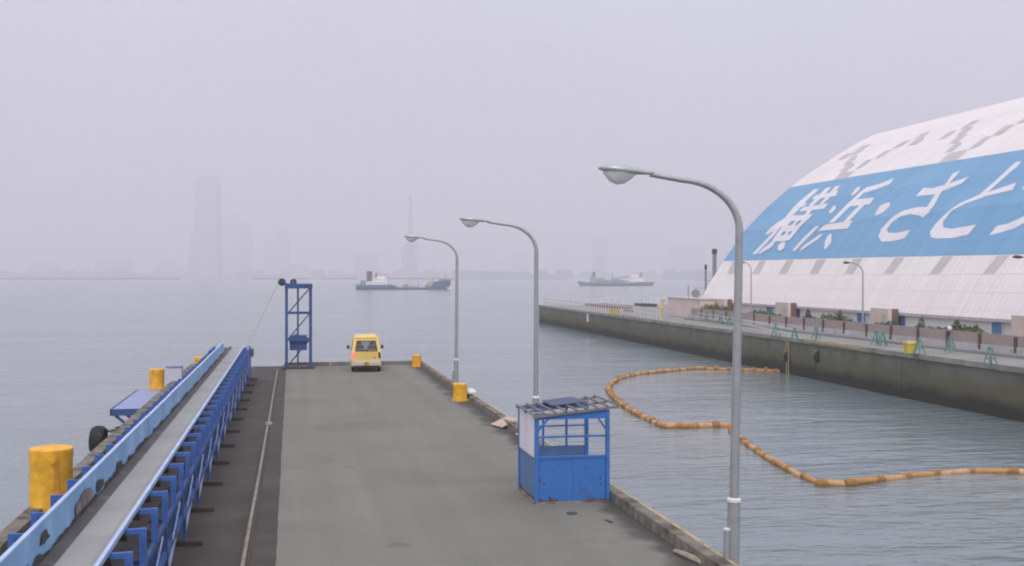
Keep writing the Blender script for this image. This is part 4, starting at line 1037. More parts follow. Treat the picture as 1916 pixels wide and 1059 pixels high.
# legs with timber feet and diagonal braces
leg = None; r_ = at(348, 1020); yl = r_.y - 2.87*3
while yl < CY1:
    if leg is None:
        leg = MB().box(-1.86, -1.80, -0.04, 0.04, 0.09, 0.505).build('leg', 'blue_steel', cv)
        legl = MB().box(-3.44, -3.38, -0.04, 0.04, 0.09, 0.505).build('leg', 'blue_steel', cv)
        cross = MB().box(-3.379, -1.861, -0.03, 0.03, 0.40, 0.47).build('cross_beam', 'blue_dark', cv)
        foot = MB().box(-2.15, -1.52, -0.11, 0.11, 0.006, 0.088).build('foot_block', 'wood_dark', cv, bevel=0.01)
        footl = MB().box(-3.7, -3.1, -0.11, 0.11, 0.006, 0.088).build('foot_block', 'wood_dark', cv, bevel=0.01)
        brace = MB().bar((-1.83, 0.06, 0.2), (-1.83, 1.4, 0.52), 0.035, 0.05).build('brace', 'lip_blue', cv)
        for o in (leg, legl, cross, foot, footl, brace): o.location = (-ox, yl-oy, 0)
    else:
        for s_, nm in ((leg,'leg'),(legl,'leg'),(cross,'cross_beam'),(foot,'foot_block'),(footl,'foot_block'),(brace,'brace')):
            inst(s_, nm, cv, (-ox, yl-oy, 0))
    yl += 2.87
# diagonal lacing on the near side
yy = 8.0; lc = None
while yy < CY1 - 3:
    if lc is None:
        lc = MB().bar((-1.795, 0, 0.63), (-1.795, 1.15, 0.97), 0.012, 0.05).build('lacing', 'lip_blue', cv); lc.location = (-ox, yy-oy, 0)
    else: inst(lc, 'lacing', cv, (-ox, yy-oy, 0))
    yy += 2.5
# spillage and machinery under the belt
g = MB(); rnd = random.Random(5)
for i in range(220):
    y = rnd.uniform(8, 50); x = rnd.uniform(-3.1, -2.0); s_ = rnd.uniform(0.04, 0.12)
    q = [(x+rnd.uniform(-s_,s_), y+rnd.uniform(-s_,s_), 0.006+rnd.uniform(0, s_)) for _ in range(5)]
    g.add([(x-s_,y-s_,.006),(x+s_,y-s_,.006),(x+s_,y+s_,.006),(x-s_,y+s_,.006),(x,y,.006+s_)], [(0,1,4),(1,2,4),(2,3,4),(3,0,4)])
tag(g.build('spillage', 'grime', cv, world=True), kind='stuff')
# head end housing and pulley
MB().box(-1.90, -1.795, 49.0, CY1, 0.22, BZ+0.03).build('side_plate', 'blue_steel', cv, world=True, bevel=0.01)
MB().box(-3.45, -3.36, 49.0, CY1, 0.22, BZ+0.03).build('side_plate', 'blue_steel', cv, world=True, bevel=0.01)
MB().tube([(-3.35, CY1-0.35, BZ-0.28), (-1.91, CY1-0.35, BZ-0.28)], 0.26, 18).build('head_pulley', 'rust_bare', cv, world=True, smooth='auto')
MB().box(-1.79, -1.66, CY1-0.6, CY1-0.1, BZ-0.45, BZ-0.08).build('bearing', 'rust_bare', cv, world=True, bevel=0.02)

# ------------------------------------------------------------------ hoist tower at the pier end
tb0 = at(536, 690.5); tb1 = at(581.5, 690.5)
TX0, TX1, TY = tb0.x, tb1.x, tb0.y
sc_ = F/((Vector((TX0,TY,0))-CAM).dot(FWD)); TH = CAMH - (531-HOR)/sc_
tw = thing('hoist_tower', 'blue lattice hoist tower with counterweight at the pier end', 'tower', ((TX0+TX1)/2, TY, 0))
DPT = 0.95
for x in (TX0, TX1):
    for yy in (TY, TY+DPT):
        MB().box(x-0.07, x+0.07, yy-0.07, yy+0.07, 0.122, TH-0.24).build('post', 'blue_dark', tw, world=True)
XM = at(557.5, 690).x
MB().box(XM-0.045, XM+0.045, TY+DPT/2-0.05, TY+DPT/2+0.05, 0.122, TH-0.24).build('guide_post', 'blue_dark', tw, world=True)
MB().box(TX0-0.2, TX1+0.2, TY-0.25, TY+DPT+0.25, 0.007, 0.12).build('base_skid', 'dark_grey', tw, world=True, bevel=0.01)
zz = lambda py: CAMH - (py-HOR)/sc_
for py in (586, 636):
    for yy in (TY, TY+DPT): MB().box(TX0+0.072, TX1-0.072, yy-0.045, yy+0.045, zz(py)-0.05, zz(py)+0.05).build('cross_beam', 'blue_dark', tw, world=True)
    for x in (TX0, TX1): MB().box(x-0.04, x+0.04, TY+0.072, TY+DPT-0.072, zz(py)-0.05, zz(py)+0.05).build('cross_beam', 'blue_dark', tw, world=True)
for a_, b_ in (((541,584.5),(579,541)),((541,634),(579,589)),((541,684),(579,639))):
    p = Vector((at(a_[0],690).x, TY+DPT, zz(a_[1]))); q = Vector((at(b_[0],690).x, TY+DPT, zz(b_[1])))
    MB().bar(p, q, 0.06, 0.06).build('brace', 'blue_dark', tw, world=True)
MB().box(TX0-0.09, TX1+0.09, TY-0.1, TY+DPT+0.1, TH-0.238, TH).build('top_beam', 'blue_dark', tw, world=True, bevel=0.01)
for px, r_ in ((527.5, 0.19), (549, 0.17)):
    x = at(px, 690).x
    w_ = MB().tube([(x, TY+0.3, TH+0.08), (x, TY+0.42, TH+0.08)], r_, 20).build('pulley', 'dark_grey', tw, world=True, smooth='auto')
    ROOTS[w_.name] = ROOTS[tw.name]
    MB().tube([(x, TY+0.22, TH+0.08), (x, TY+0.5, TH+0.08)], 0.04, 10).build('axle', 'galv', w_, world=True)
    MB().bar((x-0.04 if px < 540 else x, TY+0.25, TH+0.08), (max(x, TX0)+0.1, TY+0.25, TH-0.02), 0.07, 0.07).build('pulley_bracket', 'blue_dark', tw, world=True)
bx0, bx1 = at(542,690).x, at(574.5,690).x
cw = MB().box(bx0, bx1, TY+0.15, TY+DPT-0.12, zz(656), zz(628)).build('counterweight', 'blue_dark', tw, world=True, bevel=0.02); ROOTS[cw.name] = ROOTS[tw.name]
MB().box(bx0-0.02, bx1+0.02, TY+0.13, TY+DPT-0.10, zz(641)-0.03, zz(641)+0.03).build('band', 'blue_dark', cw, world=True)
MB().box(bx0+0.25, bx0+0.45, TY+0.3, TY+0.6, zz(628)+0.003, zz(625.5)).build('shackle', 'blue_dark', cw, world=True)
cx_ = at(527.5,690).x - 0.18
cable = [Vector((cx_, TY+0.36, TH+0.03)), Vector((-1.95, CY1-0.2, BZ+0.03))]
MB().tube([cable[0].lerp(cable[1], f) - UP*(0.10*f*(1-f)) for f in [i/8 for i in range(9)]], 0.014, 6).build('cable', 'stack_grey', tw, world=True)

# ------------------------------------------------------------------ street lamps
LAMP_H = 6.36
def lamp_build(label):
    root = thing('street_lamp', label, 'street lamp', (0,0,0), 0, 'street lamps on the right pier edge')
    MB().tube([(0,0,-1.0),(0,0,1.06)], 0.104, 16).build('lower_pole', 'galv', root, smooth='auto')
    MB().lathe([(0.104,1.062),(0.114,1.07),(0.114,1.115),(0.075,1.135)], 16).build('collar', 'white_band', root, smooth='auto')
    pts = [(0,0,1.13),(0,0,3.0),(0,0,5.42)]; rad = [0.074,0.07,0.064]
    for q in range(8, 91, 8):
        a = R(q); pts.append((-0.98*(1-math.cos(a))*1.0, 0, 5.42 + 0.80*math.sin(a))); rad.append(0.062 - 0.018*q/90)
    pts.append((-1.46, 0, LAMP_H - 0.06)); rad.append(0.042)
    MB().tube(pts, rad, 14).build('pole', 'galv', root, smooth='auto')
    # luminaire housing: lens shaped shell, with glass bowl under it
    hs = [(-1.40,0.045,0.04),(-1.52,0.06,0.05),(-1.66,0.115,0.075),(-1.85,0.155,0.10),(-2.05,0.165,0.105),(-2.20,0.12,0.075),(-2.30,0.03,0.02)]
    rings = []
    for x, hw, hh in hs:
        zc = LAMP_H - 0.05 + (-1.4-x)*0.075
        rings.append([(x, hw*math.cos(2*math.pi*k/16), zc + (hh if math.sin(2*math.pi*k/16) > 0 else hh*0.55)*math.sin(2*math.pi*k/16)) for k in range(16)])
    h_ = MB().loft(rings).build('lamp_head', 'lamp_head', root, smooth=True)
    rings = []
    for x, hw, dz in ((-1.69,0.03,0.02),(-1.76,0.10,0.10),(-1.88,0.135,0.19),(-2.0,0.14,0.215),(-2.12,0.115,0.17),(-2.22,0.04,0.05)):
        zc = LAMP_H - 0.07 + (-1.4-x)*0.075
        rings.append([(x, hw*math.cos(-math.pi*k/10), zc - dz*math.sin(math.pi*k/10)) for k in range(11)])
    MB().loft(rings, closed=False, cap=False).build('bowl', 'lamp_bowl', h_, smooth=True)
    MB().tube([(-1.82,0,LAMP_H-0.10),(-2.0,0,LAMP_H-0.09)], [0.03,0.045], 10).build('bulb', 'white_band', h_, smooth=True)
    # base clamp brackets fixing the pole to the pier edge
    MB().box(-0.13, 0.13, -0.13, 0.13, -0.42, -0.34).build('clamp', 'galv', root); MB().box(-0.13, 0.13, -0.13, 0.13, -0.9, -0.82).build('clamp', 'galv', root)
    MB().tube([(-0.118,-0.05,-0.3),(-0.118,-0.05,0.62)], 0.052, 10).build('conduit', 'galv', root, smooth='auto')
    MB().tube([(-0.118,-0.05,0.622),(-0.118,-0.05,0.65)], 0.058, 10).build('conduit_cap', 'white_band', root, smooth='auto')
    return root
lamps = []
for i, (px, d_, lb, tl) in enumerate(((1371, 18.05, 'nearest and largest grey street lamp with curved arm at right', 0.020), (1002.5, 33.3, 'middle grey street lamp standing behind the blue booth', 0.003), (853, 48.3, 'farthest grey street lamp rising beside a yellow bollard', 0.010))):
    if i == 0: lp = lamp_build(lb)
    else: lp = copy_tree(lamps[0])
    lp['label'] = lb
    p = atd(px, HOR, d_); lp.location = (p.x, p.y, 0); lp.rotation_euler = (0, tl, R(-9))
    lamps.append(lp)

# ------------------------------------------------------------------ blue booth
bl, brt, bk = at(1004, 944), at(1146, 944), at(978, 915)
X0, X1, Y0, Y1 = bl.x, min(brt.x, 6.455), bl.y, bk.y
bo = thing('guard_booth', 'small blue open booth with slatted lean-to roof on the pier', 'booth', ((X0+X1)/2, (Y0+Y1)/2, 0))
ZP = 0.93; pw = 0.04
ztop = lambda x: 1.775 + (x-X0)/(X1-X0)*0.14
# front lower panels: two sheets
for a_, b_ in ((X0+0.05, (X0+X1)/2-0.003), ((X0+X1)/2+0.003, X1-0.05)):
    MB().box(a_, b_, Y0-0.012, Y0+0.012, 0.05, ZP).build('front_panel', 'booth_blue', bo, world=True, bevel=0.003)
MB().box(X0+0.04, X1-0.04, Y0-0.03, Y0+0.03, ZP+0.002, ZP+0.05).build('sill', 'booth_blue', bo, world=True)
MB().box(X0-0.012, X0+0.012, Y0+0.05, Y1-0.05, 0.05, ZP).build('side_panel', 'booth_blue_dull', bo, world=True)
n = 4
for i in range(n):
    a_ = Y0+0.05 + (Y1-Y0-0.1)*i/n; b_ = a_ + (Y1-Y0-0.1)/n - 0.02
    MB().box(X0-0.02-0.006*(i % 2), X0+0.004-0.006*(i % 2), a_, b_, ZP+0.01, 1.80).build('white_sheet', 'booth_white', bo, world=True)
MB().box(X0+0.05, X1-0.05, Y1-0.012, Y1+0.012, 0.05, ZP).build('back_panel', 'booth_blue_dull', bo, world=True)
for x in (X0, X1):
    for yy in (Y0, Y1):
        MB().box(x-pw, x+pw, yy-pw, yy+pw, 0.0065, ztop(x)).build('post', 'booth_blue', bo, world=True, bevel=0.004)
# front rail, back mullions
MB().box(X0+pw, X1-pw, Y0-0.02, Y0+0.02, 1.36, 1.395).build('rail', 'booth_blue', bo, world=True)
for z in (1.36, 1.62): MB().box(X0+pw, X1-pw, Y1-0.02, Y1+0.02, z, z+0.03).build('rail', 'booth_blue', bo, world=True)
for f in (0.34, 0.69): 
    x = X0 + (X1-X0)*f; MB().box(x-0.022, x+0.022, Y1-0.05, Y1-0.021, ZP+0.002, ztop(x)).build('mullion', 'booth_blue', bo, world=True)
# front fascia (wedge) and gussets
MB().prism([Vector((X0+pw,Y0-0.03,1.74)), Vector((X1-pw,Y0-0.03,1.74)), Vector((X1-pw,Y0-0.03,1.93)), Vector((X0+pw,Y0-0.03,1.80))], (0,0.05,0)).build('fascia', 'booth_blue', bo, world=True)
MB().prism([Vector((X0+pw,Y1-0.02,1.76)), Vector((X1-pw,Y1-0.02,1.76)), Vector((X1-pw,Y1-0.02,1.93)), Vector((X0+pw,Y1-0.02,1.80))], (0,0.04,0)).build('fascia', 'booth_blue', bo, world=True)
MB().bar((X0+0.04, Y0, 1.52), (X0+0.24, Y0, 1.745), 0.035, 0.035).build('gusset', 'booth_blue', bo, world=True)
MB().bar((X1-0.04, Y0, 1.52), (X1-0.20, Y0, 1.745), 0.035, 0.035).build('gusset', 'booth_blue', bo, world=True)
# roof: rafters, slats, remaining dark sheet
rz = lambda x: 1.81 + (x-X0)/(X1-X0)*0.15
for yy in (Y0-0.06, (Y0+Y1)/2, Y1+0.04):
    MB().bar((X0-0.08, yy, rz(X0-0.08)), (X1+0.22, yy, rz(X1+0.22)), 0.05, 0.05).build('rafter', 'roof_slat', bo, world=True)
for i in range(9):
    x = X0-0.06 + i*(X1-X0+0.26)/8
    MB().bar((x, Y0-0.1, rz(x)+0.043), (x, Y1+0.08, rz(x)+0.043), 0.035, 0.03).build('slat', 'roof_slat', bo, world=True)
MB().hexa([(X0+0.5,Y0+0.75,rz(X0+0.5)+0.064),(X1-0.30,Y0+0.75,rz(X1-0.3)+0.064),(X1-0.30,Y1+0.09,rz(X1-0.3)+0.064),(X0+0.5,Y1+0.09,rz(X0+0.5)+0.064),
           (X0+0.5,Y0+0.75,rz(X0+0.5)+0.078),(X1-0.30,Y0+0.75,rz(X1-0.3)+0.078),(X1-0.30,Y1+0.09,rz(X1-0.3)+0.078),(X0+0.5,Y1+0.09,rz(X0+0.5)+0.078)]).build('roof_sheet', 'roof_felt', bo, world=True)
MB().box(X0-0.05, X1+0.03, Y0-0.045, Y0+0.045, 0.0065, 0.045).build('bottom_rail', 'rust_bare', bo, world=True)
MB().box(X0-0.045, X0+0.045, Y0+0.05, Y1+0.04, 0.0065, 0.045).build('bottom_rail', 'rust_bare', bo, world=True)
# rust marks on the panels
for (x, z, s_) in ((X0+0.28,0.10,0.06),(X0+0.33,0.06,0.05),(X1-0.16,0.50,0.035),(X1-0.15,0.38,0.03),(X0+0.06,0.5,0.04),(X0+0.15,0.42,0.03)):
    MB().add([(x-s_*0.5,Y0-0.0145,z-s_),(x+s_*0.5,Y0-0.0145,z-s_*0.8),(x+s_*0.4,Y0-0.0145,z+s_*0.9),(x-s_*0.3,Y0-0.0145,z+s_)], [(0,1,2,3)]).build('rust_mark', 'wood_dark', bo, world=True)
rnd = random.Random(21)
def rust_skirt(fixed, a_, b_, side, hi):
    pts = [(a_, 0.05)] ; n = 22
    pts.append((b_, 0.05))
    for i in range(n, -1, -1):
        f = i/n; pts.append((a_+(b_-a_)*f, 0.05 + hi*(0.25 + 0.75*abs(f-0.5)*2*(0.5+0.5*rnd.random())) * rnd.uniform(0.45, 1.0)))
    v = [(fixed, q, z) for q, z in pts] if side else [(q, fixed, z) for q, z in pts]
    MB().add(v, [tuple(range(len(v)))]).build('rust_mark', 'rust_wet', bo, world=True)
mat('rust_wet', (0.13, 0.085, 0.04), 0.85, 0.35, 6, dirt=(0.07, 0.065, 0.04), dirt_amt=0.4, dirt_scale=6)
rust_skirt(X0-0.0145, Y0+0.05, Y1-0.05, True, 0.17); rust_skirt(Y0-0.0150, X0+0.05, X0+0.45, False, 0.09); rust_skirt(Y0-0.0150, X1-0.4, X1-0.05, False, 0.05)
MB().box(X0+0.42, X0+1.05, Y1-0.42, Y1-0.05, 0.66, 0.70).build('shelf', 'booth_blue_dull', bo, world=True)

# loose boards, lid, driftwood
def board(px, py, lb, rx, rz_, sx, sy):
    p = at(px, py); root = MB().box(-sx/2, sx/2, -sy/2, sy/2, -0.012, 0.012).build('plywood_board', 'plywood', bevel=0.004)
    root.location = (p.x, p.y, 0.16); root.rotation_euler = (0, rx, rz_); tag(root, lb, 'board', 'loose plywood boards'); return root
b1 = board(944, 799, 'square plywood board propped on the kerb beyond the booth', R(-20), R(14), 0.62, 0.85)
b2 = board(1024, 829, 'plywood board lying on the kerb seen through the booth', R(-6), R(4), 0.5, 0.9); b2.location = (6.5, b2.location.y, 0.245)
p = at(1070, 962); lid = thing('drain_lid', 'small round iron drain lid before the booth', 'drain lid', (p.x, p.y, 0.006))
MB().lathe([(0.115,0.0),(0.115,0.018),(0.10,0.024)], 20).build('cover', 'iron_lid', lid, smooth='auto'); MB().box(-0.05,0.05,-0.012,0.012,0.0245,0.034).build('handle', 'iron_lid', lid)
a_, b_ = at(1262, 1036), at(1322, 1062)
o = MB().tube([a_+UP*0.05, a_.lerp(b_,0.3)+UP*0.06, a_.lerp(b_,0.7)+UP*0.055, b_+UP*0.05], [0.03,0.05,0.055,0.04], 7).build('driftwood', 'driftwood', smooth='auto')
tag(o, 'bleached piece of driftwood lying along the kerb foot', 'driftwood')
p = at(1140, 977); o = MB().bar((p.x-0.03,p.y+0.12,0.02),(p.x+0.03,p.y-0.12,0.02),0.03,0.02).build('wood_scrap', 'wood_dark'); tag(o, 'tiny dark wood scrap on the asphalt right of the drain lid', 'scrap')

# ------------------------------------------------------------------ yellow van
vp = at(685.5, 696.5)
van = thing('microvan', 'small yellow van seen from behind with one tail light lit', 'van', (vp.x, vp.y, 0.007), R(-2.2)); van.scale = (1.0, 1.0, 0.935)
W, LN = 0.735, 3.25
def vring(y, z0, z1, hw0, hw1, r_=0.06):
    return [(-hw0+r_, y, z0), (hw0-r_, y, z0), (hw0, y, z0+r_), (hw1, y, z1-r_), (hw1-r_, y, z1), (-hw1+r_, y, z1), (-hw1, y, z1-r_), (-hw0, y, z0+r_)]
# lower body
lb = MB().loft([vring(0.0,0.42,0.98,0.70,0.68), vring(0.05,0.28,1.0,0.735,0.70), vring(0.5,0.26,1.0,W,0.715), vring(2.6,0.26,1.0,W,0.715), vring(3.0,0.26,0.98,0.73,0.70), vring(3.22,0.32,0.86,0.68,0.64)])
lb.build('body', 'van_yellow', van, smooth='auto')
# roof
rf = MB().loft([vring(0.22,1.72,1.80,0.52,0.50,0.03), vring(0.30,1.70,1.86,0.58,0.52,0.05), vring(0.8,1.70,1.90,0.60,0.54,0.07), vring(1.9,1.70,1.90,0.60,0.54,0.07), vring(2.4,1.66,1.82,0.59,0.54,0.06)])
rf.build('roof', 'van_yellow', van, smooth='auto')
# pillars: rear, B, A on each side
for s_ in (-1, 1):
    P = lambda x, y, z: Vector((s_*x, y, z))
    def pil(nm, y0b, y1b, y0t, y1t, wi=0.13, mt='van_yellow', zt=1.75):
        MB().hexa([P(0.70-wi,y0b,0.97),P(0.712,y0b,0.97),P(0.712,y1b,0.97),P(0.70-wi,y1b,0.97),P(0.585-wi,y0t,zt),P(0.598,y0t,zt),P(0.598,y1t,zt),P(0.585-wi,y1t,zt)]).build(nm, mt, van, bevel=0.012)
    pil('pillar', 0.02, 0.22, 0.25, 0.42, 0.14); pil('pillar', 1.45, 1.55, 1.45, 1.55, 0.05); pil('pillar', 2.85, 2.95, 2.28, 2.38, 0.05, zt=1.70)
    MB().add([P(0.70,0.22,0.99),P(0.70,1.45,0.99),P(0.588,1.45,1.72),P(0.588,0.42,1.72)], [(0,1,2,3)]).build('side_window', 'van_glass', van)
    MB().add([P(0.70,1.55,0.99),P(0.70,2.85,0.99),P(0.588,2.28,1.70),P(0.588,1.55,1.72)], [(0,1,2,3)]).build('side_window', 'van_glass', van)
    # wheels
    for yy in (0.52, 2.72):
        wx = s_*0.63
        wh_ = MB().tube([(wx-0.07,yy,0.265),(wx-0.05,yy,0.265),(wx+0.05,yy,0.265),(wx+0.07,yy,0.265)], [0.235,0.265,0.265,0.235], 22).build('wheel', 'tyre', van, smooth='auto')
        MB().tube([(wx+s_*0.071,yy,0.265),(wx+s_*0.078,yy,0.265)], 0.16, 18).build('rim', 'rim', wh_)
    # mirror
    mr = MB().hexa([P(0.80,2.42,1.06),P(0.93,2.42,1.06),P(0.92,2.50,1.06),P(0.80,2.50,1.06),P(0.80,2.42,1.26),P(0.92,2.42,1.26),P(0.91,2.50,1.26),P(0.80,2.50,1.26)]).build('mirror', 'van_dark', van, bevel=0.02)
    MB().bar(P(0.70,2.5,1.04), P(0.82,2.46,1.12), 0.03, 0.03).build('mirror_arm', 'van_dark', mr)
    tl = MB().hexa([P(0.585,-0.016,0.72),P(0.70,-0.016,0.72),P(0.708,0.12,0.72),P(0.585,0.02,0.72),P(0.575,-0.006,1.03),P(0.675,-0.006,1.03),P(0.69,0.12,1.03),P(0.575,0.02,1.03)])
    t_o = tl.build('tail_light', 'lamp_red_lit' if s_ < 0 else 'lamp_red_off', van, bevel=0.01)
    t_o['label'] = 'lit red tail light' if s_ < 0 else 'unlit dark red tail light'
# tailgate: header, lower panel, rear window
MB().hexa([(-0.575,0.0,0.60),(0.575,0.0,0.60),(0.575,0.05,0.60),(-0.575,0.05,0.60),(-0.56,-0.012,1.07),(0.56,-0.012,1.07),(0.56,0.05,1.07),(-0.56,0.05,1.07)]).build('tailgate', 'van_yellow', van, bevel=0.012)
MB().hexa([(-0.47,0.20,1.60),(0.47,0.20,1.60),(0.47,0.30,1.60),(-0.47,0.30,1.60),(-0.46,0.235,1.75),(0.46,0.235,1.75),(0.46,0.32,1.75),(-0.46,0.32,1.75)]).build('tailgate_header', 'van_yellow', van, bevel=0.01)
rw = MB().add([(-0.50,0.035,1.09),(0.50,0.035,1.09),(0.43,0.205,1.60),(-0.43,0.205,1.60)], [(0,1,2,3)]).build('rear_window', 'van_glass', van)
fr_ = MB()
fp = [Vector((-0.51,0.025,1.08)), Vector((0.51,0.025,1.08)), Vector((0.44,0.20,1.61)), Vector((-0.44,0.20,1.61))]
for i in range(4): fr_.bar(fp[i], fp[(i+1) % 4], 0.035, 0.035)
fr_.build('seal', 'van_dark', rw)
MB().bar((0.0,0.0,1.06),(0.03,0.02,1.14),0.04,0.04).bar((0.02,0.02,1.12),(-0.32,0.03,1.13),0.02,0.02).build('wiper', 'van_dark', rw)
MB().add([(-0.62,2.93,1.0),(0.62,2.93,1.0),(0.52,2.34,1.70),(-0.52,2.34,1.70)], [(3,2,1,0)]).build('windscreen', 'van_glass', van)
bp_ = MB().loft([vring(-0.07,0.40,0.58,0.58,0.56,0.04), vring(-0.05,0.34,0.62,0.70,0.69,0.04), vring(0.12,0.34,0.62,0.742,0.738,0.04)]).build('bumper', 'van_trim', van, smooth='auto')
MB().box(-0.60,0.60,-0.02,0.12,0.22,0.335).build('underbody', 'van_dark', van)
np_ = MB().box(-0.17,0.17,-0.092,-0.074,0.38,0.55).build('number_plate', 'plate_yellow', van)
for i in range(4): MB().box(-0.10+0.055*i,-0.06+0.055*i,-0.097,-0.0925,0.41,0.475).build('numeral', 'black_ink', np_)
MB().box(-0.05,0.05,-0.097,-0.0925,0.50,0.53).build('numeral', 'black_ink', np_)
MB().box(0.34,0.44,-0.016,-0.002,0.72,0.78).build('badge', 'rust_bare', van)
MB().box(-0.09,0.09,-0.022,-0.002,0.68,0.72).build('handle', 'van_trim', van)
for x in (-0.33, 0.33):
    st = MB().box(x-0.24,x+0.24,1.55,1.70,0.7,1.28).build('seat', 'seat_grey', van, bevel=0.03); MB().box(x-0.12,x+0.12,1.56,1.66,1.30,1.50).build('headrest', 'seat_grey', st, bevel=0.03)
MB().box(-0.6,0.6,0.6,0.75,0.7,1.16).build('seat', 'seat_grey', van, bevel=0.03)

# ------------------------------------------------------------------ ships
def ship_root(name, label, px0, px1, ywl, z=WATER):
    pm = (px0+px1)/2; p = at(pm, ywl, z)
    d = (p-CAM).dot(FWD); lnm = (px1-px0)/F*d
    return thing(name, label, 'ship', p, -YAW), lnm, d
def hull(stations, m_, parent, name='hull'):
    # stations: (x, half width, deck z, keel z)
    rings = []
    for x, hw, dz, kz in stations:
        rings.append([(x, -hw*0.82, kz), (x, hw*0.82, kz), (x, hw, dz*0.5+kz*0.5), (x, hw, dz), (x, -hw, dz), (x, -hw, dz*0.5+kz*0.5)])
    return MB().loft(rings).build(name, m_, parent, smooth=False)
s1, LS, d1 = ship_root('cargo_ship', 'navy-hulled coaster with dark funnel crossing behind the hoist tower', 667, 844, 541.5)
h = LS/2; U = LS/51.2
def X(zx): return (zx - 155)/1615*LS - h
hu = hull([(X(155),3.2,2.7,0.2),(X(175),3.9,2.6,-0.4),(X(420),4.3,2.5,-0.4),(X(780),4.3,2.55,-0.4),(X(860),4.3,1.15,-0.4),(X(1300),4.3,1.05,-0.4),(X(1430),4.2,1.5,-0.4),(X(1500),4.1,4.3,-0.4),(X(1640),2.6,4.6,-0.4),(X(1720),1.1,5.0,-0.3),(X(1768),0.12,5.4,3.6)], 'hull_navy', s1)
sp = MB().box(X(330),X(690),-3.4,3.4,2.56,4.4).build('superstructure', 'ship_white', s1)
MB().box(X(430),X(680),-3.0,3.0,4.403,5.9).build('bridge', 'ship_white', sp); MB().box(X(520),X(650),-2.4,2.4,5.903,7.2).build('wheelhouse', 'ship_white', sp)
for i in range(7): MB().box(X(350+i*48),X(368+i*48),-3.44,-3.405,3.3,3.9).build('window', 'ship_dark', sp)
for i in range(5): MB().box(X(445+i*48),X(463+i*48),-3.04,-3.005,4.9,5.5).build('window', 'ship_dark', sp)
MB().box(X(335),X(420),-1.5,1.5,4.403,9.9).build('funnel', 'ship_dark', s1, bevel=0.15)
MB().box(X(230),X(330),-2.8,2.8,2.56,4.9).build('engine_casing', 'ship_green', s1, bevel=0.1)
MB().box(X(470),X(520),-1,1,5.903,9.0).build('mast_house', 'ship_rust', s1)
for zx, tp in ((560,8.6),(640,8.4),(1215,4.2),(1460,6.4),(1680,7.6)): MB().tube([(X(zx),0,1.0),(X(zx),0,tp)], 0.22, 8).build('mast', 'ship_grey', s1)
for a_, b_, tp, mm in ((930,965,2.6,'ship_yellow'),(970,1040,2.9,'ship_rust'),(1060,1200,1.7,'ship_grey'),(1330,1400,2.4,'ship_green'),(1360,1430,4.2,'ship_yellow'),(1430,1490,4.9,'ship_yellow')):
    MB().box(X(a_),X(b_),-1.6,1.6,0.9,tp).build('deck_gear', mm, s1, bevel=0.05)
MB().bar((X(1380),0,4.5),(X(1530),0,6.6),0.3,0.3).build('crane_boom', 'ship_yellow', s1)
MB().bar((X(1730),0,5.2),(X(1840),0,5.9),0.14,0.14).build('bowsprit', 'ship_dark', s1)
MB().box(X(1560),X(1720),-1.4,1.4,4.5,5.6).build('forecastle_rail', 'ship_green', s1)
rnd = random.Random(3); g = MB()
for i in range(60):
    x = X(1690) + rnd.uniform(0, 2.6); z = rnd.uniform(0, 1.0); y = rnd.uniform(-2.2,-0.4); s_ = rnd.uniform(0.1,0.35)
    g.add([(x-s_,y,z),(x,y-s_,z),(x+s_,y,z),(x,y,z+s_)], [(0,1,3),(1,2,3),(2,0,3)])
tag(g.build('bow_wave', 'foam', s1), kind='stuff')

s2, LS, d2 = ship_root('cargo_ship', 'grey-green ship with white stern house, farther off beyond the quay tip', 1081, 1222.5, 534.5)
h = LS/2
def X(zx): return (zx - 130)/1720*LS - h
hull([(X(130),0.12,3.5,2.2),(X(190),1.2,3.3,-0.3),(X(330),3.6,2.7,-0.4),(X(600),4.8,2.5,-0.4),(X(1300),4.8,2.2,-0.4),(X(1500),4.8,2.6,-0.4),(X(1780),4.2,2.5,-0.4),(X(1850),3.4,2.9,1.0)], 'hull_teal', s2)
sp = MB().box(X(1280),X(1620),-3.6,3.6,2.4,4.6).build('superstructure', 'ship_white', s2); MB().box(X(1380),X(1620),-3.0,3.0,4.603,6.4).build('bridge', 'ship_white', sp); MB().box(X(1340),X(1500),-2.4,2.4,6.403,8.2).build('wheelhouse', 'ship_white', sp)
for i in range(6): MB().box(X(1400+i*36),X(1416+i*36),-3.04,-3.005,5.2,5.9).build('window', 'ship_dark', sp)
MB().box(X(1540),X(1605),-1.2,1.2,6.403,9.9).build('funnel', 'ship_rust', s2, bevel=0.15)
MB().hexa([(X(400),-2,2.4),(X(570),-2,2.4),(X(570),2,2.4),(X(400),2,2.4),(X(430),-1.5,7.5),(X(545),-1.5,7.5),(X(545),1.5,7.5),(X(430),1.5,7.5)]).build('fore_house', 'ship_grey', s2)
MB().box(X(465),X(530),-0.8,0.8,7.503,10.0).build('mast_head', 'ship_dark', s2, bevel=0.2)
for a_, b_, tp in ((580,740,5.6),(760,880,4.2),(900,1010,5.4),(1020,1160,4.6),(1170,1250,3.8)): MB().box(X(a_),X(b_),-2.4,2.4,2.3,tp).build('deck_gear', 'ship_grey', s2, bevel=0.1)
MB().bar((X(930),0,5.0),(X(1290),0,6.6),0.9,0.9).bar((X(920),0,2.3),(X(920),0,8.2),0.5,0.5).build('crane_boom', 'ship_grey', s2)
for i in range(9): MB().box(X(1290+i*55),X(1312+i*55),-4.86,-4.6,2.4,3.0).build('hull_fender', 'ship_dark', s2)
p = at(456, 524.5, WATER); lb_ = thing('motorboat', 'tiny dark boat on the water left of the hoist tower', 'boat', p, -YAW)
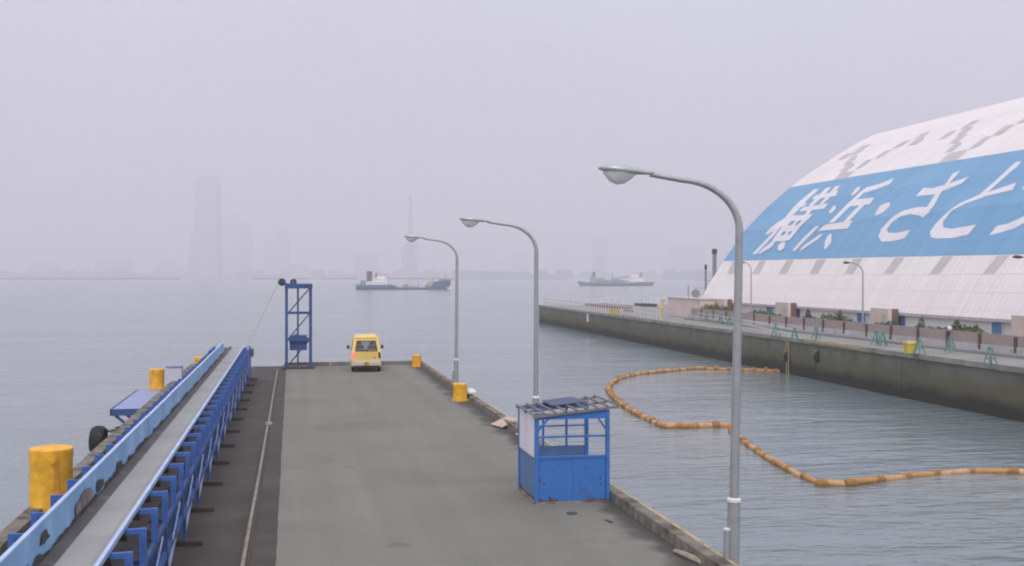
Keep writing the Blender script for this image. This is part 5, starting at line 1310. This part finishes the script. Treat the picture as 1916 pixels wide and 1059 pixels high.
MB().loft([[(x,-hw,z0),(x,hw,z0),(x,hw*1.1,z1),(x,-hw*1.1,z1)] for x, hw, z0, z1 in ((-4,1,-.1,1.0),(2,1.2,-.1,1.0),(4.5,0.1,0.3,1.5))]).build('hull', 'ship_dark', lb_); MB().box(-1.5,1.2,-0.8,0.8,1.01,2.4).build('cabin', 'ship_grey', lb_)

# ------------------------------------------------------------------ far shore and city in the haze
def far_block(name, label, cat, d_, tiers, m_='far_grey', depth=30, group='hazy buildings across the bay', detail=True):
    px = (tiers[0][0]+tiers[0][1])/2; p = atd(px, HOR, d_); root = thing(name, label, cat, (p.x, p.y, WATER+1.5), -YAW, group)
    z0 = 0.0
    for i, (a_, b_, yt) in enumerate(tiers):
        x0, x1 = (a_-px)/F*d_, (b_-px)/F*d_; z1 = (HOR-yt)/F*d_ + CAMH - WATER - 1.5
        dp = depth*(x1-x0)/((tiers[0][1]-tiers[0][0])/F*d_)
        tr = MB().box(x0, x1, -dp/2, dp/2, z0, z1).build('storey_block' if i else 'base_block', m_, root)
        z0 = z1 + 0.02
        if detail and z1 - (0 if i == 0 else 0) > 40:
            nf = max(2, int((x1-x0)/9))
            for k in range(nf):
                xc = x0 + (k+0.5)*(x1-x0)/nf
                MB().box(xc-2.2, xc+2.2, -dp/2-0.25, -dp/2-0.03, 4, z1-4 if i == 0 else z1-4).build('window_bay', 'far_pale', tr)
    return root
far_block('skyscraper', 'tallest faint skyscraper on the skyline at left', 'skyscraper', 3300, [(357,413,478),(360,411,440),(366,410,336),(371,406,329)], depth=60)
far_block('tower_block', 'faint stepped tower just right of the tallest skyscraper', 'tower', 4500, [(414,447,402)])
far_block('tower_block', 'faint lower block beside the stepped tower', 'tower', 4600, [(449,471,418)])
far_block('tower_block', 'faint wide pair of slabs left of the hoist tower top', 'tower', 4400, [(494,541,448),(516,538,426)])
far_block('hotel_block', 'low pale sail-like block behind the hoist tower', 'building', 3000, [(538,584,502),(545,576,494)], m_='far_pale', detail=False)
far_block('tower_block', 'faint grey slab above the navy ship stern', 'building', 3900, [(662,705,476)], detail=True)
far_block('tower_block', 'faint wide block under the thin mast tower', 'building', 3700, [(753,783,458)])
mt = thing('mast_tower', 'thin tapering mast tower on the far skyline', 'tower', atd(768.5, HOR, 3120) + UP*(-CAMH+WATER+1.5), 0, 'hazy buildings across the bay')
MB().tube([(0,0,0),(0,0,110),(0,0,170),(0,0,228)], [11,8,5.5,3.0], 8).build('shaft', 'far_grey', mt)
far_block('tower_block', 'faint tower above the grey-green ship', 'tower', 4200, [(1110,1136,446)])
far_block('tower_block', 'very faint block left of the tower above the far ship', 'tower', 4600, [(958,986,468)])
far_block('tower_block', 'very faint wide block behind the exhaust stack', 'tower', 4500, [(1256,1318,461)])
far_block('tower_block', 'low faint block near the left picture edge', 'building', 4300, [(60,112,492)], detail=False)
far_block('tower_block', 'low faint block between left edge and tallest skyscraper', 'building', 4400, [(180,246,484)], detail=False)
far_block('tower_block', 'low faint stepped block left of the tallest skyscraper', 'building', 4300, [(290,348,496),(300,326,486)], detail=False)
rnd = random.Random(11)
land = MB(); px = -150
p0 = None
land_o = None
def strip(name, d_, x0, x1, base, amp, m_, seed, step=14, thick=40):
    rnd = random.Random(seed); g = MB(); px = x0; hh = base
    while px < x1:
        w_ = rnd.uniform(step*0.5, step*1.6); hh = base + rnd.uniform(-amp, amp)
        a_, b_ = atd(px, HOR, d_), atd(min(px+w_, x1)-0.05, HOR, d_)
        q = FWD*thick*rnd.uniform(0.6, 1.0)
        g.hexa([a_+UP*(WATER-0.5-CAMH), b_+UP*(WATER-0.5-CAMH), b_+q+UP*(WATER-0.5-CAMH), a_+q+UP*(WATER-0.5-CAMH), a_+UP*(WATER+hh-CAMH), b_+UP*(WATER+hh*rnd.uniform(.85,1.0)-CAMH), b_+q+UP*(WATER+hh-CAMH), a_+q+UP*(WATER+hh-CAMH)])
        px += w_
    return g.build(name, m_)
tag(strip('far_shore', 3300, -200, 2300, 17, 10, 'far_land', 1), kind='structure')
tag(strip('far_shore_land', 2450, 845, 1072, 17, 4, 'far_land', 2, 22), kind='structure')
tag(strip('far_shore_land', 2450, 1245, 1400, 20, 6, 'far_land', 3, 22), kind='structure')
for (a_, b_, lb) in ((-80,340,'long dark breakwater line on the horizon at left'),(474,532,'short breakwater line left of the hoist tower top'),(548,580,'shortest breakwater stretch just right of the hoist tower'),(600,668,'breakwater line leading to the stern of the navy ship'),(700,850,'breakwater line behind the navy ship deck')):
    o = strip('breakwater', 2300, a_, b_, 3.4, 0.4, 'breakwater_stone', int(a_)+100, 25, 6); tag(o, lb, 'breakwater', 'breakwaters on the horizon')

# ------------------------------------------------------------------ haze: one closed box of air
HB = (-6000, 6000, -800, 10000, WATER-1.2, 312)
hz = MB().box(*HB).build('haze', 'foam'); hz['kind'] = 'stuff'; hz['label'] = 'pale lavender sea haze filling the air'
m = bpy.data.materials.new('haze_air'); m.use_nodes = True; t = m.node_tree; t.nodes.clear()
o = t.nodes.new('ShaderNodeOutputMaterial'); pv = t.nodes.new('ShaderNodeVolumePrincipled')
pv.inputs['Color'].default_value = (0.885, 0.865, 0.91, 1); pv.inputs['Density'].default_value = HAZE_DENSITY; pv.inputs['Anisotropy'].default_value = 0.0
t.links.new(pv.outputs[0], o.inputs['Volume']); hz.data.materials.clear(); hz.data.materials.append(m)
